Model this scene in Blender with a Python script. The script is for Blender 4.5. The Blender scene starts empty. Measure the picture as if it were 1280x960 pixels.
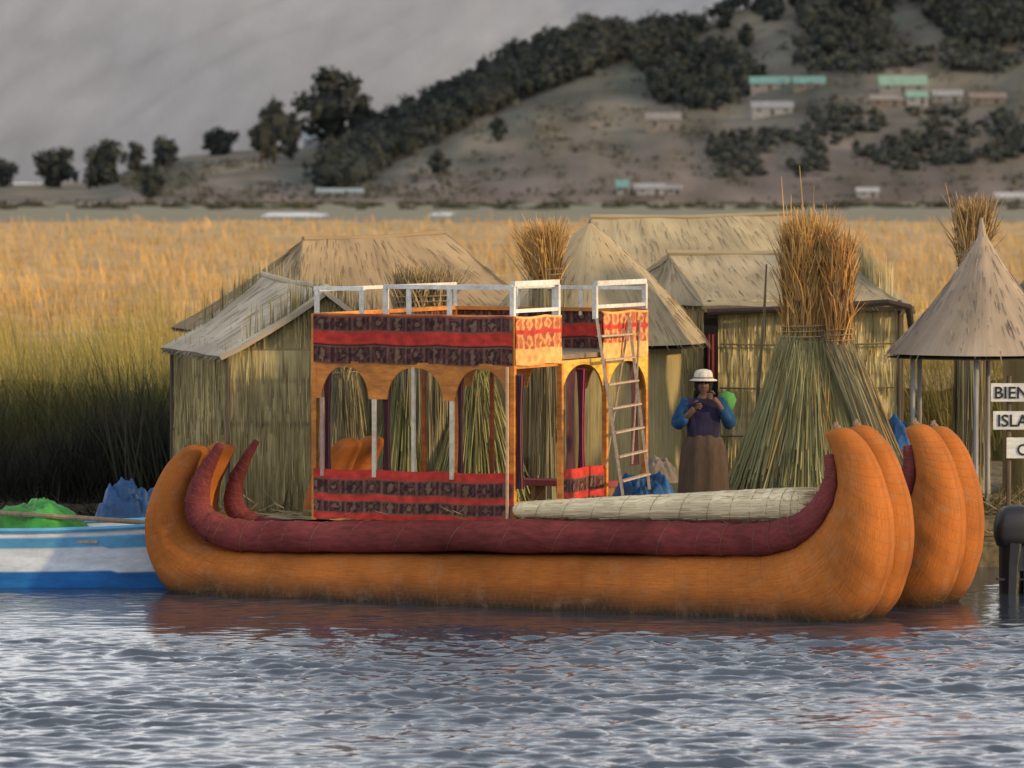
import bpy, math, random
import numpy as np
from mathutils import Vector, noise
rnd = random.Random(11)
rs = np.random.RandomState(5)
scene = bpy.context.scene
COL = scene.collection
sin, cos, pi = math.sin, math.cos, math.pi
# ------------------------------------------------------------------ camera model
F = 6000.0; HOR = 228.0; CH = 5.35
PIT = math.atan((480 - HOR) / F)
CAM = Vector((0, 0, CH))
def ray(px, py):
    x = (px - 640) / F; y = (480 - py) / F
    return Vector((x, cos(PIT) + y * sin(PIT), -sin(PIT) + y * cos(PIT)))
def at(px, py, Y):
    d = ray(px, py); return CAM + d * (Y / d.y)
def g(px, py, z=0.0):
    d = ray(px, py); return CAM + d * ((z - CH) / d.z)
A = math.radians(26)
O = g(660, 762, 0)
U = Vector((cos(A), -sin(A), 0)); V = Vector((sin(A), cos(A), 0))
def on_v(px, py, v):
    d = ray(px, py); t = (v - (CAM - O).dot(V)) / d.dot(V); p = CAM + d * t - O
    return p.dot(U), p.z
def on_u(px, py, u):
    d = ray(px, py); t = (u - (CAM - O).dot(U)) / d.dot(U); p = CAM + d * t - O
    return p.dot(V), p.z
def BW(u, v, z): return O + U * u + V * v + Vector((0, 0, z))

# ------------------------------------------------------------------ object helpers
def tag(o, label=None, cat=None, group=None, kind=None):
    if label: o['label'] = label
    if cat: o['category'] = cat
    if group: o['group'] = group
    if kind: o['kind'] = kind
    return o
ORG = {}
def empty(name, loc, label, cat, group=None, rz=0.0):
    o = bpy.data.objects.new(name, None); COL.objects.link(o)
    o.empty_display_size = .2
    o.location = loc; o.rotation_euler = (0, 0, rz); ORG[o.name] = Vector(loc)
    return tag(o, label, cat, group)

class MB:
    def __init__(s): s.v = []; s.f = []; s.c = []; s.t = []
    def add(s, vs, fs, c=(1, 1, 1), uv=None):
        n = len(s.v)
        s.v.extend([tuple(p) for p in vs])
        s.f.extend([tuple(i + n for i in f) for f in fs])
        if isinstance(c, list): s.c.extend(c)
        else: s.c.extend([c] * len(vs))
        s.t.extend(uv if uv else [(0.0, 0.0)] * len(vs))
    def box(s, a, b, c=(1, 1, 1)):
        (x0, y0, z0), (x1, y1, z1) = a, b
        vs = [(x, y, z) for z in (z0, z1) for y in (y0, y1) for x in (x0, x1)]
        s.add(vs, [(0, 2, 3, 1), (4, 5, 7, 6), (0, 1, 5, 4), (2, 6, 7, 3), (0, 4, 6, 2), (1, 3, 7, 5)], c)
    def beam(s, p, q, w, h, c=(1, 1, 1)):
        p = Vector(p); q = Vector(q); d = (q - p).normalized()
        up = Vector((0, 0, 1)) if abs(d.z) < .9 else Vector((0, 1, 0))
        sx = d.cross(up).normalized() * w / 2; sy = sx.cross(d).normalized() * h / 2
        vs = [e + sx * a + sy * b for e in (p, q) for a, b in ((-1, -1), (1, -1), (1, 1), (-1, 1))]
        s.add(vs, [(0, 1, 2, 3), (7, 6, 5, 4), (0, 4, 5, 1), (1, 5, 6, 2), (2, 6, 7, 3), (3, 7, 4, 0)], c)
    def tube(s, pts, rad, n=8, c=(1, 1, 1), cap=True):
        pts = [Vector(p) for p in pts]; m = len(pts)
        if not isinstance(rad, (list, tuple)): rad = [rad] * m
        vs = []; uv = []; L = 0
        prev = None
        for i, p in enumerate(pts):
            d = (pts[min(i + 1, m - 1)] - pts[max(i - 1, 0)]).normalized()
            if prev is None:
                up = Vector((0, 0, 1)) if abs(d.z) < .9 else Vector((0, 1, 0))
                x = d.cross(up).normalized()
            else:
                x = (prev - d * prev.dot(d)).normalized()
            prev = x; y = d.cross(x)
            if i: L += (p - pts[i - 1]).length
            for k in range(n):
                a = 2 * pi * k / n
                vs.append(p + (x * cos(a) + y * sin(a)) * rad[i]); uv.append((a * rad[i], L))
        fs = [(i * n + k, i * n + (k + 1) % n, (i + 1) * n + (k + 1) % n, (i + 1) * n + k) for i in range(m - 1) for k in range(n)]
        if cap: fs += [tuple(range(n))[::-1], tuple((m - 1) * n + k for k in range(n))]
        s.add(vs, fs, c, uv)
    def lathe(s, cen, prof, n=20, c=(1, 1, 1), sx=1, sy=1, wob=0, cols=None):
        cen = Vector(cen); vs = []; uv = []; cl = []
        for i, (r, z) in enumerate(prof):
            for k in range(n):
                a = 2 * pi * k / n; rr = r * (1 + wob * sin(a * 9) + wob * .6 * sin(a * 5 + 1))
                vs.append(cen + Vector((rr * cos(a) * sx, rr * sin(a) * sy, z))); uv.append((a * r, z)); cl.append(cols[i] if cols else c)
        m = len(prof)
        fs = [(i * n + k, i * n + (k + 1) % n, (i + 1) * n + (k + 1) % n, (i + 1) * n + k) for i in range(m - 1) for k in range(n)]
        s.add(vs, fs, cl, uv)
    def grid(s, nu, nv, fn):
        """fn(i/nu, j/nv) -> pos, col, uv"""
        vs = []; cs = []; ts = []
        for j in range(nv + 1):
            for i in range(nu + 1):
                p, c, t = fn(i / nu, j / nv); vs.append(p); cs.append(c); ts.append(t)
        w = nu + 1
        s.add(vs, [(j * w + i, j * w + i + 1, (j + 1) * w + i + 1, (j + 1) * w + i) for j in range(nv) for i in range(nu)], cs, ts)
    def strands(s, P, D, L, W, C0, C1, bend=.08):
        P = np.asarray(P, float); n = len(P)
        if n == 0: return
        D = np.asarray(D, float); D = D / np.linalg.norm(D, axis=1)[:, None]
        L = np.broadcast_to(L, (n,)).reshape(n, 1); W = np.broadcast_to(W, (n,)).reshape(n, 1)
        q = rs.normal(size=(n, 3)); w = np.cross(D, q); w /= np.linalg.norm(w, axis=1)[:, None] + 1e-9
        b = rs.normal(size=(n, 3)) * bend * L; b[:, 2] -= abs(b[:, 2]) * .5
        p1 = P + D * L * .5 + b * .25; p2 = P + D * L + b
        vs = np.stack([P - w * W / 2, P + w * W / 2, p1 + w * W * .45, p1 - w * W * .45, p2 + w * W * .15, p2 - w * W * .15], 1).reshape(-1, 3)
        C0 = np.broadcast_to(C0, (n, 3)); C1 = np.broadcast_to(C1, (n, 3)); Cm = (C0 + C1) / 2
        cs = np.stack([C0, C0, Cm, Cm, C1, C1], 1).reshape(-1, 3)
        base = len(s.v)
        s.v.extend(map(tuple, vs.tolist())); s.c.extend(map(tuple, cs.tolist())); s.t.extend([(0.0, 0.0)] * len(vs))
        for i in range(n):
            k = base + i * 6
            s.f.append((k, k + 1, k + 2, k + 3)); s.f.append((k + 3, k + 2, k + 4, k + 5))
    def build(s, name, mat, parent=None, smooth=False, local=False, origin=None):
        og = Vector((0, 0, 0))
        if not local:
            if parent is not None: og = ORG[parent.name]
            elif origin is not None: og = Vector(origin)
        me = bpy.data.meshes.new(name)
        va = np.array(s.v, dtype=float) - np.array(og)
        me.from_pydata(va.tolist(), [], s.f)
        ca = me.attributes.new('Col', 'FLOAT_COLOR', 'POINT')
        c4 = np.ones((len(s.c), 4), np.float32); c4[:, :3] = np.array([c[:3] for c in s.c], np.float32)
        ca.data.foreach_set('color', c4.ravel())
        uvl = me.uv_layers.new(name='UVMap')
        li = np.empty(len(me.loops), np.int32); me.loops.foreach_get('vertex_index', li)
        uvl.data.foreach_set('uv', np.array(s.t, np.float32)[li].ravel())
        me.materials.append(mat)
        if smooth: me.polygons.foreach_set('use_smooth', [True] * len(me.polygons))
        me.update()
        o = bpy.data.objects.new(name, me); COL.objects.link(o)
        if parent is not None: o.parent = parent; ORG[o.name] = og
        else: o.location = og; ORG[o.name] = og
        return o

# ------------------------------------------------------------------ materials
def M(name, c1, c2=None, scale=(6, 6, 6), rough=.85, bump=.25, coord='Object', detail=5, attr=True, big=.35, metal=0, spec=.3, dist=.02, sheen=0):
    m = bpy.data.materials.new(name); m.use_nodes = True
    nt = m.node_tree; N = nt.nodes; Lk = nt.links; b = N['Principled BSDF']
    tc = N.new('ShaderNodeTexCoord'); mp = N.new('ShaderNodeMapping'); mp.inputs['Scale'].default_value = scale
    Lk.new(tc.outputs[coord], mp.inputs[0])
    nz = N.new('ShaderNodeTexNoise'); nz.inputs['Scale'].default_value = 1; nz.inputs['Detail'].default_value = detail; nz.inputs['Roughness'].default_value = .65
    Lk.new(mp.outputs[0], nz.inputs[0])
    rp = N.new('ShaderNodeValToRGB'); rp.color_ramp.elements[0].position = .3; rp.color_ramp.elements[1].position = .7
    c2 = c2 or tuple(x * .55 for x in c1)
    rp.color_ramp.elements[0].color = (*c2, 1); rp.color_ramp.elements[1].color = (*c1, 1)
    Lk.new(nz.outputs[0], rp.inputs[0]); out = rp.outputs[0]
    n2 = N.new('ShaderNodeTexNoise'); n2.inputs['Scale'].default_value = .9; n2.inputs['Detail'].default_value = 4
    Lk.new(tc.outputs['Object'], n2.inputs[0])
    mr = N.new('ShaderNodeMapRange'); mr.inputs[1].default_value = .3; mr.inputs[2].default_value = .7
    mr.inputs[3].default_value = 1 - big; mr.inputs[4].default_value = 1 + big * .4
    Lk.new(n2.outputs[0], mr.inputs[0])
    mx = N.new('ShaderNodeVectorMath'); mx.operation = 'SCALE'; Lk.new(out, mx.inputs[0]); Lk.new(mr.outputs[0], mx.inputs['Scale']); out = mx.outputs[0]
    if attr:
        at_ = N.new('ShaderNodeAttribute'); at_.attribute_name = 'Col'
        mm = N.new('ShaderNodeVectorMath'); mm.operation = 'MULTIPLY'; Lk.new(out, mm.inputs[0]); Lk.new(at_.outputs['Color'], mm.inputs[1]); out = mm.outputs[0]
    Lk.new(out, b.inputs['Base Color'])
    b.inputs['Roughness'].default_value = rough; b.inputs['Metallic'].default_value = metal
    b.inputs['Specular IOR Level'].default_value = spec
    if bump:
        bp = N.new('ShaderNodeBump'); bp.inputs['Strength'].default_value = bump; bp.inputs['Distance'].default_value = dist
        Lk.new(nz.outputs[0], bp.inputs['Height']); Lk.new(bp.outputs[0], b.inputs['Normal'])
    return m, nt, b
def mm(*a, **k): return M(*a, **k)[0]

m_strand = mm('reed_strand', (1, 1, 1), (.75, .75, .75), scale=(9, 9, 3), bump=0, rough=.8, big=.25)
m_thatch = mm('thatch', (1, 1, 1), (.80, .78, .74), scale=(20, 1.5, 1), coord='UV', bump=.25, big=.3)
m_mat = mm('reed_mat', (1, 1, 1), (.5, .5, .46), scale=(30, 1.6, 1), coord='UV', bump=.5, big=.35)
m_maroon = mm('maroon_roll', (.23, .05, .048), (.12, .03, .03), scale=(16, 5, 1), coord='UV', bump=.8, big=.5, rough=.9, spec=.1)
m_wood_o = mm('orange_paint', (.82, .31, .045), (.42, .13, .03), scale=(5, 5, 14), bump=.3, rough=.6, big=.55)
m_white = mm('white_paint', (.78, .76, .70), (.5, .46, .4), scale=(12, 12, 12), bump=.1, rough=.5, big=.3)
m_weave = mm('woven_cloth', (1, 1, 1), (.65, .65, .65), scale=(50, 50, 50), bump=.3, rough=.9, big=.3)
m_metal = mm('ladder_paint', (.42, .35, .27), (.22, .17, .13), scale=(20, 20, 20), bump=.05, rough=.6, metal=.1, big=.2)
m_paint = mm('boat_paint', (1, 1, 1), (.7, .7, .7), scale=(5, 5, 14), bump=.1, rough=.4, big=.2, spec=.5)
m_tarp = mm('tarpaulin', (1, 1, 1), (.5, .5, .5), scale=(9, 9, 9), bump=.8, rough=.5, big=.4, spec=.4)
m_cloth = mm('cloth', (1, 1, 1), (.6, .6, .6), scale=(25, 25, 6), bump=.4, rough=.95, big=.2)
m_skin = mm('skin', (1, 1, 1), (.85, .85, .85), scale=(20, 20, 20), bump=.05, rough=.55, big=.1)
m_wood = mm('weathered_wood', (1, 1, 1), (.6, .6, .6), scale=(20, 20, 2), bump=.4, rough=.85)
m_ink = mm('sign_ink', (.03, .03, .03), (.02, .02, .02), attr=False, bump=0, rough=.7)
m_rope = mm('rope', (1, 1, 1), (.6, .6, .6), scale=(60, 60, 60), bump=.4)
m_leaf = mm('foliage', (1, 1, 1), (.6, .6, .6), scale=(.25, .25, .25), bump=0, rough=1, big=.2, spec=.05)
m_hill = mm('hillside', (1, 1, 1), (.76, .77, .77), scale=(.06, .03, .09), bump=.5, dist=2, rough=1, big=.12, detail=8, spec=.05)
m_mount = mm('mountain_slope', (1, 1, 1), (.92, .92, .93), scale=(.02, .003, .02), bump=.2, dist=20, rough=1, big=.02, detail=9, spec=.02)
m_house = mm('house_plaster', (1, 1, 1), (.7, .7, .7), scale=(.8, .8, .8), bump=.1, rough=.9, big=.1)
m_marsh = mm('marsh_grass', (.20, .17, .10), (.10, .10, .065), scale=(.012, .05, .1), bump=0, rough=1, big=.1, detail=8)
m_peat = mm('cut_reed_ground', (.22, .17, .09), (.06, .05, .03), scale=(5, 5, 5), bump=.8, rough=1)

# hull: painted reed bundle with fine grain and wet dark waterline
m_hull, nt, bs = M('orange_hull', (.49, .158, .032), (.33, .10, .022), scale=(55, 4, 1), coord='UV', bump=.55, big=.4, rough=.9, dist=.02, spec=.1)
N = nt.nodes; Lk = nt.links
tc = [n for n in N if n.type == 'TEX_COORD'][0]
sep = N.new('ShaderNodeSeparateXYZ'); geo = N.new('ShaderNodeNewGeometry'); Lk.new(geo.outputs['Position'], sep.inputs[0])
nzw = N.new('ShaderNodeTexNoise'); nzw.inputs['Scale'].default_value = 1.6; nzw.inputs['Detail'].default_value = 4
Lk.new(tc.outputs['Object'], nzw.inputs[0])
ad = N.new('ShaderNodeMath'); ad.operation = 'MULTIPLY_ADD'; ad.inputs[1].default_value = -.22; Lk.new(nzw.outputs[0], ad.inputs[0]); Lk.new(sep.outputs[2], ad.inputs[2])
mr = N.new('ShaderNodeMapRange'); mr.inputs[1].default_value = -.08; mr.inputs[2].default_value = .24; Lk.new(ad.outputs[0], mr.inputs[0])
src = bs.inputs['Base Color'].links[0].from_socket
mix = N.new('ShaderNodeMix'); mix.data_type = 'RGBA'; mix.inputs[6].default_value = (.04, .03, .02, 1)
Lk.new(mr.outputs[0], mix.inputs[0]); Lk.new(src, mix.inputs[7])
prev = mix.outputs[2]
for sc_, lo, hi, amt, colr in ((4, .52, .75, .5, (.30, .19, .11, 1)), (9, .56, .74, .45, (.15, .07, .03, 1))):
    nz3 = N.new('ShaderNodeTexNoise'); nz3.inputs['Scale'].default_value = sc_; nz3.inputs['Detail'].default_value = 8; nz3.inputs['Roughness'].default_value = .7
    Lk.new(tc.outputs['Object'], nz3.inputs[0])
    r3 = N.new('ShaderNodeMapRange'); r3.inputs[1].default_value = lo; r3.inputs[2].default_value = hi; r3.inputs[4].default_value = amt
    Lk.new(nz3.outputs[0], r3.inputs[0])
    mx3 = N.new('ShaderNodeMix'); mx3.data_type = 'RGBA'; mx3.inputs[7].default_value = colr
    Lk.new(r3.outputs[0], mx3.inputs[0]); Lk.new(prev, mx3.inputs[6]); prev = mx3.outputs[2]
uvn = N.new('ShaderNodeTexCoord')
for sgn in (1, -1):
    mpn = N.new('ShaderNodeMapping'); mpn.inputs['Rotation'].default_value = (0, 0, sgn * .9); Lk.new(uvn.outputs['UV'], mpn.inputs[0])
    wv = N.new('ShaderNodeTexWave'); wv.inputs['Scale'].default_value = 4.6; wv.inputs['Distortion'].default_value = .8; Lk.new(mpn.outputs[0], wv.inputs[0])
    rr = N.new('ShaderNodeMapRange'); rr.inputs[1].default_value = .88; rr.inputs[2].default_value = 1; rr.inputs[4].default_value = .16; Lk.new(wv.outputs[0], rr.inputs[0])
    mxn = N.new('ShaderNodeMix'); mxn.data_type = 'RGBA'; mxn.inputs[7].default_value = (.22, .10, .04, 1)
    Lk.new(rr.outputs[0], mxn.inputs[0]); Lk.new(prev, mxn.inputs[6]); prev = mxn.outputs[2]
Lk.new(prev, bs.inputs['Base Color'])

# ------------------------------------------------------------------ world + sun
SAZ = math.radians(116); SEL = math.radians(15)
w = bpy.data.worlds.new("World"); scene.world = w; w.use_nodes = True
wn = w.node_tree; bg = wn.nodes['Background']
sky = wn.nodes.new('ShaderNodeTexSky'); sky.sky_type = 'NISHITA'; sky.sun_disc = False
sky.sun_elevation = SEL; sky.sun_rotation = SAZ; sky.dust_density = 2.5; sky.air_density = 1.2; sky.altitude = 3800
wtc = wn.nodes.new('ShaderNodeTexCoord'); wmp = wn.nodes.new('ShaderNodeMapping'); wmp.inputs['Scale'].default_value = (1.6, 1.6, 5)
wnz = wn.nodes.new('ShaderNodeTexNoise'); wnz.inputs['Scale'].default_value = 1.5; wnz.inputs['Detail'].default_value = 6
wn.links.new(wtc.outputs['Generated'], wmp.inputs[0]); wn.links.new(wmp.outputs[0], wnz.inputs[0])
wr = wn.nodes.new('ShaderNodeMapRange'); wr.inputs[1].default_value = .35; wr.inputs[2].default_value = .65; wr.inputs[3].default_value = .6; wr.inputs[4].default_value = .98
wn.links.new(wnz.outputs[0], wr.inputs[0])
wsp = wn.nodes.new('ShaderNodeSeparateXYZ'); wn.links.new(wtc.outputs['Generated'], wsp.inputs[0])
wgr = wn.nodes.new('ShaderNodeValToRGB'); e = wgr.color_ramp.elements
e[0].position = 0; e[0].color = (1.0, .99, .99, 1); e[1].position = .8; e[1].color = (.38, .41, .46, 1)
for p_, c_ in ((.26, (1.0, 1.0, 1.0, 1)), (.48, (.68, .72, .80, 1))):
    q_ = e.new(p_); q_.color = c_
wn.links.new(wsp.outputs[2], wgr.inputs[0])
wsc = wn.nodes.new('ShaderNodeVectorMath'); wsc.operation = 'SCALE'; wsc.inputs['Scale'].default_value = 20.0; wn.links.new(wgr.outputs[0], wsc.inputs[0])
wmx = wn.nodes.new('ShaderNodeMix'); wmx.data_type = 'RGBA'; wn.links.new(wsc.outputs[0], wmx.inputs[7])
wn.links.new(wr.outputs[0], wmx.inputs[0]); wn.links.new(sky.outputs[0], wmx.inputs[6]); wn.links.new(wmx.outputs[2], bg.inputs[0])
bg.inputs[1].default_value = .09
sd = bpy.data.lights.new('sun', 'SUN'); sd.energy = 3.8; sd.angle = math.radians(2.5); sd.color = (1, .71, .36)
so = bpy.data.objects.new('sun', sd); COL.objects.link(so)
sv = Vector((sin(SAZ) * cos(SEL), cos(SAZ) * cos(SEL), sin(SEL)))
so.rotation_euler = sv.to_track_quat('Z', 'Y').to_euler(); so.location = (30, -10, 30)

cd = bpy.data.cameras.new('camera'); cam = bpy.data.objects.new('camera', cd); COL.objects.link(cam)
cam.location = CAM; cam.rotation_euler = (pi / 2 - PIT, 0, 0)
cd.sensor_width = 36; cd.lens = 36 * F / 1280; cd.clip_end = 30000; cd.clip_start = 1
cd.dof.use_dof = True; cd.dof.focus_distance = 60; cd.dof.aperture_fstop = 2.5
scene.camera = cam
scene.view_settings.view_transform = 'Standard'; scene.view_settings.look = 'None'; scene.view_settings.exposure = 0

# ------------------------------------------------------------------ water
xs = np.concatenate([[-4000, -800, -150, -40, -16], np.arange(-8, 8.01, .034), [16, 40, 150, 800, 4000]])
ys = np.concatenate([[-200, 0, 25, 34], np.arange(41, 65, .034), [70, 90, 300, 1500, 5000, 9000]])
X, Y = np.meshgrid(xs, ys)
Z = np.zeros_like(X)
wr_ = np.random.RandomState(3)
for k in range(130):
    lam = .11 * (1.0145 ** k)
    th = wr_.normal(0, .27) + pi / 2 + .06
    if k % 10 == 0: th = wr_.uniform(0, pi)
    amp = lam * .0066 * (1.0 if lam < .45 else .8)
    ph = (X * cos(th) + Y * sin(th)) * 2 * pi / lam + wr_.uniform(0, 6.28)
    Z += amp * np.sin(ph + 1.1 * np.sin(X * wr_.uniform(.8, 4.5) + Y * wr_.uniform(.2, 1.2) + k))
for k in range(6):
    lam = wr_.uniform(1.2, 3.0); th = wr_.normal(0, .3) + pi / 2; Z += .009 * np.sin((X * cos(th) + Y * sin(th)) * 2 * pi / lam + wr_.uniform(0, 6.28))
env = np.clip((8 - np.abs(X)) / .6, 0, 1) * np.clip((Y - 41) / .5, 0, 1) * np.clip((65 - Y) / 2, 0, 1)
gust = .85 + .45 * np.sin(X * .7 + 1.3 * np.sin(Y * .35)) * np.sin(Y * .6 + .4 * X)
calm = np.clip((Y - 55.6) / 2.2, 0, 1)
Z *= env * gust * (1 - .72 * calm)
mb = MB()
nx = len(xs); ny = len(ys)
mb.v = list(map(tuple, np.stack([X.ravel(), Y.ravel(), Z.ravel()], 1).tolist()))
mb.c = [(1, 1, 1)] * len(mb.v); mb.t = [(0., 0.)] * len(mb.v)
mb.f = [(j * nx + i, j * nx + i + 1, (j + 1) * nx + i + 1, (j + 1) * nx + i) for j in range(ny - 1) for i in range(nx - 1)]
m_water, nt, bs = M('lake_water', (.035, .05, .075), (.025, .036, .055), scale=(5, 12, 9), rough=.09, bump=.25, big=.1, detail=3, dist=.02, spec=.5)
bs.inputs['IOR'].default_value = 1.85
tag(mb.build('lake_water', m_water, smooth=True), kind='structure')

# ------------------------------------------------------------------ marsh flat and far land
mb = MB()
mb.grid(30, 20, lambda s, t: ((lambda Yy: ((s - .5) * Yy * 1.2, Yy, .12))(70 * (60 ** t)), (1, 1, 1), (s, t)))
tag(mb.build('marsh_ground', m_marsh), kind='structure')

def interp(tab, x):
    xs_ = [a for a, b in tab]; ys_ = [b for a, b in tab]
    return float(np.interp(x, xs_, ys_))
RIDGE = [(-300, 236), (0, 230), (110, 228), (135, 222), (180, 205), (240, 194), (320, 186), (400, 184), (450, 172), (520, 140), (600, 100), (680, 62), (740, 40), (800, 38), (870, 32), (940, 5), (1020, -25), (1280, -60), (1600, -60)]
def hill_pt(px, t):
    pr = interp(RIDGE, px); pb = 254.5
    Yy = 1250 + 420 * t
    amp = (pb - pr)
    s = t ** .85
    py = pb - amp * s
    k = sin(pi * min(1, t)) * min(1, amp / 60)
    py += k * 9 * noise.noise(Vector((px * .006, t * 2.2, 3)))
    py += k * 5 * noise.noise(Vector((px * .02, t * 5, 8)))
    py += .9 * noise.noise(Vector((px * .07, t * 16, 1))) * min(1, amp / 60) * min(1, t * 8)
    return at(px, py, Yy), py
def hp(px, py):
    best = None
    for i in range(60):
        p, y = hill_pt(px, i / 59)
        if best is None or abs(y - py) < best[0]: best = (abs(y - py), p)
    return best[1]
mb = MB()
def hf(s, t):
    px = -300 + 1900 * s
    if t <= .85:
        tt = t / .85; p, py = hill_pt(px, tt)
    else:
        p, py = hill_pt(px, 1); k = (t - .85) / .15; p = Vector((p.x, p.y + 500 * k, p.z * (1 - k * .9)))
        tt = 1
    n1 = noise.noise(Vector((px * .008, tt * 3.5, 5))); n2 = noise.noise(Vector((px * .02 + tt * 3, tt * 9, 9))); n3 = noise.noise(Vector((px * .012 + tt * 3, tt * 12, 2)))
    base = np.array((.145, .130, .106))
    pink = np.array((.17, .135, .12)); green = np.array((.10, .105, .082)); tan = np.array((.185, .158, .115))
    c = base
    c = c + (tan - c) * max(0, min(1, n1 * 2.2)); c = c + (green - c) * max(0, min(1, -n1 * 3 + n2 * 1.2))
    c = c + (pink - c) * max(0, min(1, (.38 - tt) * 3 + n2 * 1.2)) * .8
    c = c * (1 + .4 * n3 + .4 * n2)
    return p, tuple(np.clip(c, .03, .5)), (s, t)
mb.grid(420, 110, hf)
tag(mb.build('hillside', m_hill, smooth=True), kind='structure')

MR = [(-600, -140), (0, -100), (300, -80), (520, -60), (620, -45), (700, -40), (790, -50), (1000, -80), (2200, -80)]
mb = MB()
def mf(s, t):
    px = -900 + 3300 * s
    pr = interp(MR, px)
    py = 229 - (229 - pr) * t
    Yy = 6000 + 2500 * t
    k = sin(pi * t * .95)
    py += 12 * noise.noise(Vector((px * .004, t * 2.5, 0))) * k
    n1 = noise.noise(Vector((px * .004 - t * 1.8, t * 1.6, 5)))
    gl = 1 - abs(noise.noise(Vector((px * .011 - t * 4.5, t * 1.8, 2)))) * 2
    n3 = noise.noise(Vector((px * .03 - t * 6, t * 8, 7)))
    c = np.array((.25, .253, .265)) * (1 + .18 * n1 - .12 * max(0, gl) ** 4 + .10 * n3) + np.array((.055, .055, .055)) * t  # distance haze is painted into the slope grey, paler towards the top
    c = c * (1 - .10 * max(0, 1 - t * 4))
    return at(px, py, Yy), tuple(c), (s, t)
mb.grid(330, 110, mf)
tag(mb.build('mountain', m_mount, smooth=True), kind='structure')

m_pool = mm('pool_water', (.5, .52, .55), (.4, .42, .45), bump=0, rough=.15, attr=False, spec=.8)
for (a, b, y) in ((325, 412, 268), (535, 570, 267)):
    mb = MB(); p = [g(a, y + 2, .14), g(b - 10, y + 2.6, .14), g(b, y - .5, .14), g(b - 30, y - 2, .14), g(a + 12, y - 1.8, .14)]
    mb.add(p, [(0, 1, 2, 3, 4)]); tag(mb.build('marsh_pool', m_pool), kind='structure')

# ------------------------------------------------------------------ trees on the hill
def core(mb, c, rx, rz, col):
    vs = []; n = 8; m = 5
    for j in range(m + 1):
        b = -pi / 2 + pi * j / m
        for i in range(n):
            a = 2 * pi * i / n; r = 1 + .5 * noise.noise(Vector((cos(a) * cos(b) * 1.5 + c[0], sin(a) * cos(b) * 1.5 + c[1], sin(b) * 1.5)))
            vs.append((c[0] + rx * r * cos(a) * cos(b), c[1] + rx * r * sin(a) * cos(b), c[2] + rz * r * sin(b)))
    mb.add(vs, [(j * n + i, j * n + (i + 1) % n, (j + 1) * n + (i + 1) % n, (j + 1) * n + i) for j in range(m) for i in range(n)], col)
def crown(mb, c, rx, rz, n, size, col, clumps=10, fill=.62):
    c = np.array(c)
    cc = []
    for i in range(clumps):
        a = rnd.uniform(0, 2 * pi); zz = rnd.uniform(-.85, .95); rr = math.sqrt(max(0, 1 - zz * zz)) * rnd.uniform(.3, 1.0)
        cc.append((np.array((rr * cos(a) * rx, rr * sin(a) * rx, zz * rz * .9)), rnd.uniform(.75, 1.25)))
    if fill: core(mb, c, rx * fill, rz * fill, tuple(x * .75 for x in col))
    for i in range(n):
        k, lum = cc[i % clumps]
        d = rs.normal(size=3); d /= np.linalg.norm(d)
        p = c + k + d * rx * .38 * rnd.uniform(.3, 1.1)
        a = rs.normal(size=3); a /= np.linalg.norm(a); b = np.cross(a, d); b /= np.linalg.norm(b) + 1e-6
        s = size * rnd.uniform(.5, 1.3); l = lum * rnd.uniform(.8, 1.2)
        mb.add([p - a * s, p - b * s * .8, p + a * s, p + b * s * .8], [(0, 1, 2, 3)], tuple(x * l for x in col))
DK = (.060, .067, .060)  # hill foliage green, lightened to carry distance haze in the colour
def tree(px, base, top, wpx, label, group=None, col=DK):
    p = hp(px, base)
    k = p.y / F; h = (base - top) * k; r = wpx * k / 2
    e = empty('tree', p, label, 'tree', group)
    mb = MB()
    mb.tube([p + Vector((0, 0, -1)), p + Vector((.1 * r, 0, h * .4)), p + Vector((0, 0, h * .85))], [r * .13, r * .09, r * .03], 7, (.09, .07, .06))
    for q in range(5):
        a = rnd.uniform(0, 6.28); z0 = h * rnd.uniform(.3, .6)
        mb.tube([p + Vector((0, 0, z0)), p + Vector((cos(a) * r * .6, sin(a) * r * .6, z0 + h * .22))], [r * .05, r * .015], 5, (.09, .07, .06))
    mb.build('trunk', m_leaf, e)
    mb = MB(); crown(mb, p + Vector((0, 0, h * .48)), r * .85, h * .48, 1000, max(.42, r * .11), col, 18, .62)
    mb.build('crown', m_leaf, e)
tree(342, 204, 103, 48, 'tall narrow dark tree, left of the tree pair above the low mound', 'trees on the low ridge')
tree(326, 204, 140, 40, 'shorter dark tree leaning against the tall narrow one on its left', 'trees on the low ridge')
tree(364, 200, 138, 36, 'small dark tree in the gap right of the tall narrow tree', 'trees on the low ridge')
tree(412, 190, 80, 88, 'broad rounded dark tree standing above the white hill house', 'trees on the low ridge')
tree(450, 180, 112, 50, 'dark tree at the low start of the hill wood, right of the broad tree', 'trees on the low ridge')
tree(207, 210, 165, 44, 'round dark tree at the left foot of the mound', 'trees along the far left shore')
tree(168, 220, 176, 36, 'dark tree immediately left of the round tree by the mound', 'trees along the far left shore')
tree(130, 232, 176, 66, 'wide dark tree in the middle of the left shore row', 'trees along the far left shore')
tree(72, 234, 186, 64, 'dark tree second from the left in the left shore row', 'trees along the far left shore')
tree(4, 234, 196, 40, 'dark tree cut by the left picture edge on the far shore', 'trees along the far left shore')
tree(276, 194, 160, 52, 'low bushy tree on top of the mound, left of the tall pair', 'trees along the far left shore')
tree(188, 252, 206, 38, 'dark bush at the base of the mound below the round tree', 'trees along the far left shore')
tree(622, 178, 148, 26, 'small lone tree on the bare middle slope', 'lone trees on the bare slope')
tree(934, 58, 28, 28, 'small lone tree high on the upper bare slope', 'lone trees on the bare slope')
tree(548, 220, 185, 36, 'lone bush low on the slope under the wood', 'lone trees on the bare slope')

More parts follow.
